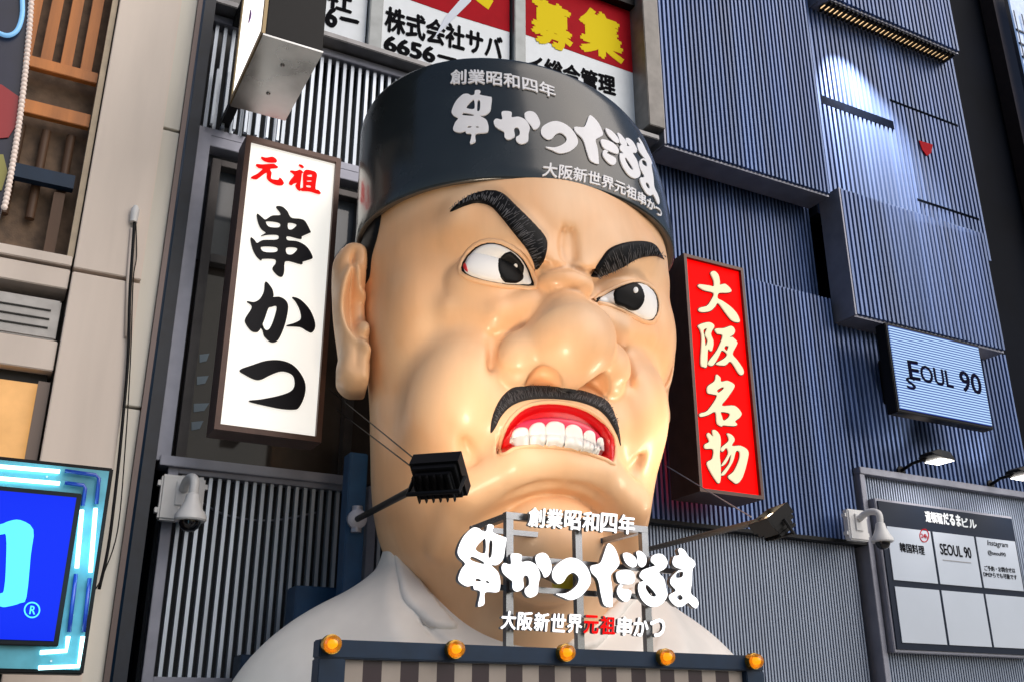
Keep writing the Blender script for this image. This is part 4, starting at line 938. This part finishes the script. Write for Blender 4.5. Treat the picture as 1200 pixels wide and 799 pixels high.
flat_text('letter', '90', (1127, 458), (1152, 463), 24, 9.697, LINK_, led, .02)
flat_text('letter', 'S', (1063, 455), (1074, 457), 14, 9.697, LINK_, led, .02)

YBD = 10.1
q = [P(*p, YBD) for p in ((1031, 584), (1190, 610), (1200, 766), (1049, 761))]
bx0, bx1, bz1, bz0 = (q[0][0]+q[3][0])/2, (q[1][0]+q[2][0])/2+.1, (q[0][2]+q[1][2])/2, (q[2][2]+q[3][2])/2
bd = thing('tenant_board', 'navy building directory with six white panels under the gooseneck lamps', 'sign', ((bx0+bx1)/2, 10.25, bz0))
mb = MB(); mb.box(bx0-.04, bx1+.04, YBD+.02, 10.28, bz0-.04, bz1+.04); mb.build('cabinet', FRAME, bd, bevel=.01)
mb = MB(); mb.box(bx0, bx1, YBD, YBD+.018, bz0, bz1); mb.build('board', mat('navy_board_face', (.005, .012, .03), .5, spec=.2), bd)
hdr = .36; pw = (bx1-bx0-.16-.08)/3; phh = (bz1-bz0-hdr-.18)/2; BWH = mat('board_white', (.50, .56, .66), .22, coat=.4, noise=.06, nscale=1)
for r_ in range(2):
    for c_ in range(3):
        x_ = bx0+.1+c_*(pw+.05); z_ = bz1-hdr-(r_+1)*phh-r_*.09; mb = MB(); mb.box(x_, x_+pw, YBD-.012, YBD-.002, z_, z_+phh); mb.build('panel', BWH, bd)
YT = YBD-.0125
flat_text('header_text', '道頓堀', (1085, 611), (1105, 614), 13, YBD-.001, PAPER, bd, .03); flat_text('header_text', 'だるま', (1106, 614), (1127, 617), 14, YBD-.001, PAPER, bd, .05); flat_text('header_text', 'ビル', (1128, 617), (1145, 619), 11, YBD-.001, PAPER, bd, .03)
flat_text('panel_text', '韓国料理', (1055, 646), (1084, 650), 11, YT, INK, bd, .02)
c0 = np.array((1083, 627)); wall_glyph('ring_mark', [c0+np.stack([np.cos(th)*5.6, np.sin(th)*8], 1), c0+np.stack([np.cos(th)*4.7, np.sin(th)*6.9], 1)], YT, PRED, bd, .004)
flat_text('ring_mark', '24h', (1079.5, 629.5), (1087, 630.5), 5, YT, PRED, bd, .02)
flat_text('panel_text', 'SEOUL 90', (1102.5, 649), (1139, 654), 13, YT, INK, bd, .02)
mb = MB(); a, b = P(1105, 656, YT), P(1138, 660, YT); mb.box(a[0], b[0], YT-.004, YT, a[2], a[2]+.012); mb.build('panel_text', mat('grey_ink', (.25, .25, .27), .5), bd)
flat_text('panel_text', 'Instagram', (1157, 640), (1181, 643), 8, YT, INK, bd, -.005, shear=.3); flat_text('panel_text', '@seoul90', (1158, 650), (1179, 653), 6, YT, INK, bd, 0)
flat_text('panel_text', 'ご予約・お問合せは', (1154, 668), (1190, 671), 6, YT, INK, bd, .015); flat_text('panel_text', 'DMからでも可能です', (1153, 675), (1192, 679), 6, YT, INK, bd, .015)

# --- posters in the upper window
def poster(label, x0p, x1p, ytop, ybot):
    a = P(x0p, ybot, 10.3); b = P(x1p, ybot, 10.3)
    t = thing('poster', label, 'poster', ((a[0]+b[0])/2, 10.32, 9.86), 'recruitment posters in the upper window')
    mb = MB(); mb.box(a[0], b[0], 10.302, 10.312, 9.61, 12.4); mb.build('sheet', PAPER, t); return t
YP = 10.300
p1 = poster('narrow white poster part hidden behind the dark projecting box sign', 330, 427, 0, 60)
p2 = poster('wide white poster with phone number digits above the black cap', 446, 597, 0, 60)
p3 = poster('poster with big yellow characters on red at the top right of the cap', 613, 746, 0, 100)
def ppoly(l, m, t, nm='colour_band', y=10.301): 
    mb = MB(); mb.quadbox([tuple(P(x, yy, YP)[[0, 2]]) for x, yy in l], y-.004, y-.0005); return mb.build(nm, m, t)
ppoly([(613, -70), (613, 40), (745, 87), (742, -20)], PRED, p3); ppoly([(478, -50), (474, -2), (525, 16), (597, 38), (597, -30)], PRED, p2)
flat_text('poster_text', '募', (622, 48), (672, 66), 55, YP-.004, YEL, p3, .05); flat_text('poster_text', '集', (679, 60), (732, 78), 55, YP-.004, YEL, p3, .05)
flat_text('poster_text', 'イ総合管理', (617, 87), (722, 114), 25, YP-.001, INK, p3, .045)
flat_text('poster_text', '株式会社サバ', (450, 37), (589, 73), 31, YP-.001, INK, p2, .04)
flat_text('poster_text', '6656－', (449, 60), (536, 82), 20, YP-.001, INK, p2, .05)
flat_text('poster_text', '社', (382, 9), (412, 18), 27, YP-.001, INK, p1, .04); flat_text('poster_text', '6－', (380, 31), (420, 40), 25, YP-.001, INK, p1, .05)
ppoly([(548, -8), (560, 3), (572, 12), (578, 2), (566, -12)], YEL, p2, 'poster_text', 10.297)
ppoly([(508, 46), (540, 14), (552, 2), (548, -10), (522, 20)], mat('clear_tape', (.55, .62, .75), .3), p2, 'tape', 10.294)

# ================================================================== LAMPS, CAMERAS, WIRES
def floodlight(label, base, lamp, target, lit, watts=138):
    t = thing('floodlight', label, 'floodlight', base, 'floodlights on long arms beside the head')
    base = np.array(base, float); lamp = np.array(lamp, float); u = (lamp-base)/np.linalg.norm(lamp-base)
    mb = MB(); mb.tube([base, lamp-u*.06], .028, 10); mb.build('arm', BLK if not lit else mat('grey_arm', (.12, .11, .10), .5, metal=.4), t, smooth='auto')
    mb = MB(); mb.lathe([(.09, -.05), (.09, .05), (.06, .06)], base, tuple(u), 16); mb.lathe([(.05, -.12), (.05, .12)], base, (0, 0, 1), 12); mb.build('clamp', FRAME, t, smooth='auto')
    D = Vector(np.array(target)-lamp).normalized(); q_ = D.to_track_quat('-Z', 'Y').to_matrix().to_4x4(); q_ = q_ @ Matrix.Scale(.82, 4); q_.translation = Vector(lamp)
    def place(o): o.data.transform(Matrix.Translation(origin(o.parent))); o.data.transform(q_); o.data.transform(Matrix.Translation(-origin(o.parent)))
    mb = MB(); mb.box(-.17, .17, -.14, .14, .0, .11); mb.box(-.14, .14, -.11, .11, .11, .15)
    for k in range(6): mb.box(-.15+.055*k, -.14+.055*k, -.12, .12, .15, .19)
    h_ = mb.build('lamp_head', BLK, t, bevel=.006); place(h_)
    mb = MB(); mb.box(-.19, .19, -.16, -.142, -.06, .06); mb.box(-.19, .19, .142, .16, -.06, .06); mb.box(-.19, -.172, -.14, .14, -.06, .06); mb.box(.172, .19, -.14, .14, -.06, .06); o = mb.build('hood', BLK, t); place(o)
    mb = MB(); mb.box(-.155, .155, -.125, .125, -.012, -.004); o = mb.build('lens', mat('lamp_lens', (.9, .8, .6), .2, emit=6, ecol=(1, .80, .52)), h_); place(o)
    mb = MB(); mb.tube([(-.2, 0, .05), (-.2, 0, .22), (.2, 0, .22), (.2, 0, .05)], .018, 8); o = mb.build('yoke', BLK, t); place(o)
    tg = Vector(lamp)+D*1
    spot('flood_beam', t, tuple(Vector(lamp)+D*.03), tuple(tg), watts, (1, .81, .61), .25, 132, 1.0)
FLOOD_W = 185
lb = P(418, 608, 8.74); floodlight('black floodlight seen from behind on an arm in front of the left jaw', lb, P(516, 556, 5.5), P(610, 320, 6.9), False)
lr = P(740, 648, 9.9); floodlight('floodlight with its glowing lens turned to the face on the arm right of the chin', lr, P(903, 607, 6.5), P(680, 290, 6.8), True, 72)
wr = thing('guy_wire', 'two thin wires from the wall down to the left floodlight', 'wire', P(400, 470, 9.9))
mb = MB()
for a_, b_ in (((385, 455), (505, 553)), ((395, 480), (500, 560))): mb.tube([P(*a_, 10.0), P(*b_, 5.6)], .005, 6)
mb.build('strand', BLK, wr)
wr = thing('guy_wire', 'thin wire from the red lightbox down to the right floodlight', 'wire', P(795, 545, 9.9))
mb = MB(); mb.tube([P(780, 545, 10.0), P(880, 605, 6.6)], .006, 6); mb.build('strand', FRAME, wr)

def wall_lamp(label, basep, lampp, watts):
    b = P(*basep, 10.3); l = P(*lampp, 9.75)
    t = thing('wall_lamp', label, 'lamp', b, 'gooseneck lamps over the directory board')
    mb = MB(); mb.tube([b, (b+l)/2+np.array([0, 0, .03]), l], .025, 8); mb.build('arm', BLK, t, smooth=True)
    mb = MB(); mb.lathe([(.08, 0), (.08, -.03), (.05, -.04)], b, (0, 1, 0), 14); mb.build('wall_plate', BLK, t)
    mb = MB(); L0 = l
    prof = [(-.05, .30, .02, .06), (.10, .36, -.02, .12), (.34, .34, -.02, .11), (.44, .22, 0, .06)]
    V = []; Fq = []
    for dx, w_, z0, z1 in prof:
        V += [(L0[0]+dx, L0[1]-w_/2-.05, L0[2]+z0), (L0[0]+dx, L0[1]+w_/2-.05, L0[2]+z0), (L0[0]+dx, L0[1]+w_*.35-.05, L0[2]+z1), (L0[0]+dx, L0[1]-w_*.35-.05, L0[2]+z1)]
    for i in range(3): Fq += [(i*4+j, i*4+(j+1) % 4, i*4+4+(j+1) % 4, i*4+4+j) for j in range(4)]
    Fq += [(3, 2, 1, 0), (12, 13, 14, 15)]; mb.add(V, Fq); h_ = mb.build('lamp_head', BLK, t, bevel=.008)
    mb = MB(); mb.box(L0[0]+.08, L0[0]+.36, L0[1]-.19, L0[1]+.09, L0[2]-.034, L0[2]-.028); mb.build('lens', mat('wall_lamp_lens', (.9, .9, .9), .2, emit=7, ecol=(1, .93, .85)), h_)
    c_ = Vector((L0[0]+.22, L0[1]-.05, L0[2]-.06)); spot('lamp_beam', t, tuple(c_), (c_.x, c_.y+.35, c_.z-1), watts, (1, .9, .8), .1, 120, .7)
    spot('lamp_spill', t, (c_.x, c_.y, c_.z+.2), (c_.x-.3, 10.3, c_.z+.9), watts*1.2, (1, .85, .72), .08, 90, .8)
wall_lamp('black gooseneck lamp above the left end of the directory board', (1055, 552), (1085, 537), 30)
wall_lamp('black gooseneck lamp at the right edge above the directory board', (1160, 568), (1186, 556), 30)
# strip light under the top right panel, and the small projector that throws the pool on the wall
t = thing('strip_light', 'warm strip light tucked under the overhanging top right wall panel', 'lamp', (13, 10.2, 13.58))
mb = MB(); mb.box(11.6, 14.9, 10.12, 10.26, 13.58, 13.61); mb.build('housing', FRAME, t)
mb = MB(); mb.box(11.65, 14.85, 10.14, 10.24, 13.566, 13.578); mb.build('lens', emis('warm_strip', (1, .66, .34), .6), t)
mb = MB()
for k in range(31): mb.box(11.66+k*.105, 11.70+k*.105, 10.0, 10.28, 13.52, 13.56)
mb.build('louvre', BLK, t)
c_ = P(1010, 100, 9.9); t = thing('wall_projector', 'small spotlight on the upper right wall throwing a pale pool on the ribs', 'lamp', (11.75, 9.9, 13.4))
mb = MB(); mb.lathe([(.03, 0), (.04, .08), (.03, .1)], (11.75, 9.4, 13.42), (0, -.2, 1), 12); mb.tube([(11.75, 9.4, 13.5), (11.75, 9.97, 13.63)], .012, 6); mb.build('lamp_head', BLK, t)
spot('pool_beam', t, (11.75, 9.38, 13.40), (12.3, 10.32, 11.45), 2300, (1, .87, .78), .03, 60, 1.0)

# --- dome cameras
def dome_camera(label, plate, side):
    """plate: px corners of the backing plate"""
    t = None
    if side:
        a, b = P(993, 595, 10.0), P(1020, 634, 10.0); Y0 = 10.0
    else:
        a, b = P(191, 554, 10.02), P(236, 612, 10.02); Y0 = 10.02
    x0, x1, z1, z0 = a[0], b[0], a[2], b[2]; cx = (x0+x1)/2
    t = thing('dome_camera', label, 'security camera', (cx, Y0+.2, z0), 'white dome security cameras')
    mb = MB(); mb.box(x0, x1, Y0, Y0+.12, z0, z1); mb.build('junction_box', WPLAS, t, bevel=.02, seg=3)
    mb = MB()
    for zz in (z0+.07, z1-.11):
        for xx in (x0-.03, x1): mb.box(xx, xx+.03, Y0+.03, Y0+.1, zz, zz+.05)
    mb.build('hinges', WPLAS, t)
    mb = MB(); mb.box(cx-.07, cx+.07, Y0-.02, Y0-.002, z1-.30, z1-.06); mb.build('wall_plate', WPLAS, t, bevel=.006)
    top = z1-.14; dy = Y0-.34; dx = cx+.04
    mb = MB(); mb.tube([np.array(p_) for p_ in smooth_poly([(cx, Y0-.02, top), (cx, Y0-.12, top+.05), (cx+.02, Y0-.24, top+.07), (dx, dy, top+.02), (dx, dy, top-.12)], 5, False)], .045, 14); mb.build('arm', WPLAS, t, smooth=True)
    zc = top-.10
    mb = MB(); mb.lathe([(.045, 0), (.06, -.01), (.075, -.08), (.11, -.16), (.145, -.21), (.15, -.25), (.14, -.265)], (dx, dy, zc), (0, 0, 1), 32); h_ = mb.build('housing', WPLAS, t, smooth='auto')
    mb = MB(); mb.lathe([(.10, -.266), (.098, -.29), (.08, -.33), (.05, -.355), (.005, -.366)], (dx, dy, zc), (0, 0, 1), 28); mb.build('dome', mat('black_dome', (.006, .006, .008), .05, coat=.5), h_, smooth='auto')
dome_camera('white dome security camera mounted on the louvre frame below the white lightbox', None, False)
dome_camera('white dome security camera at the left edge of the directory board', None, True)
t = thing('cable', 'thin dark cable sagging behind the slats of the lower louvre', 'cable', P(240, 590, 10.4))
mb = MB(); mb.tube([P(x, y, 10.4) for x, y in smooth_poly([(236, 588), (262, 602), (300, 609), (330, 608), (370, 600)], 5, False)], .012, 6); mb.build('cord', FRAME, t, smooth=True)
# --- cable on the pale column
t = thing('cable', 'black cable hanging down the seam of the pale tiled column', 'cable', P(157, 258, 9.45))
mb = MB(); mb.tube([P(x, y, 9.46) for x, y in smooth_poly([(158, 256), (155, 300), (152, 350), (150, 420), (144, 490), (137, 560), (127, 640), (116, 690)], 5, False)], .014, 8); mb.build('cord', BLK, t, smooth=True)
mb = MB(); mb.tube([P(x, y, 9.47) for x, y in smooth_poly([(159, 256), (160, 300), (156, 330), (153, 420), (147, 520), (138, 620), (122, 670), (112, 690)], 5, False)], .006, 6); mb.build('cord', BLK, t, smooth=True)
a = P(158, 250, 9.46); mb = MB(); mb.lathe([(.035, -.10), (.04, -.02), (.04, .04), (.02, .08)], a, (0, 0, 1), 14); mb.build('bracket', WPLAS, t, smooth='auto')
mb = MB(); mb.tube([P(155, 268, 9.48), P(150, 330, 9.48), P(148, 395, 9.48)], .018, 8); mb.build('conduit', BEIGE, t, smooth=True)
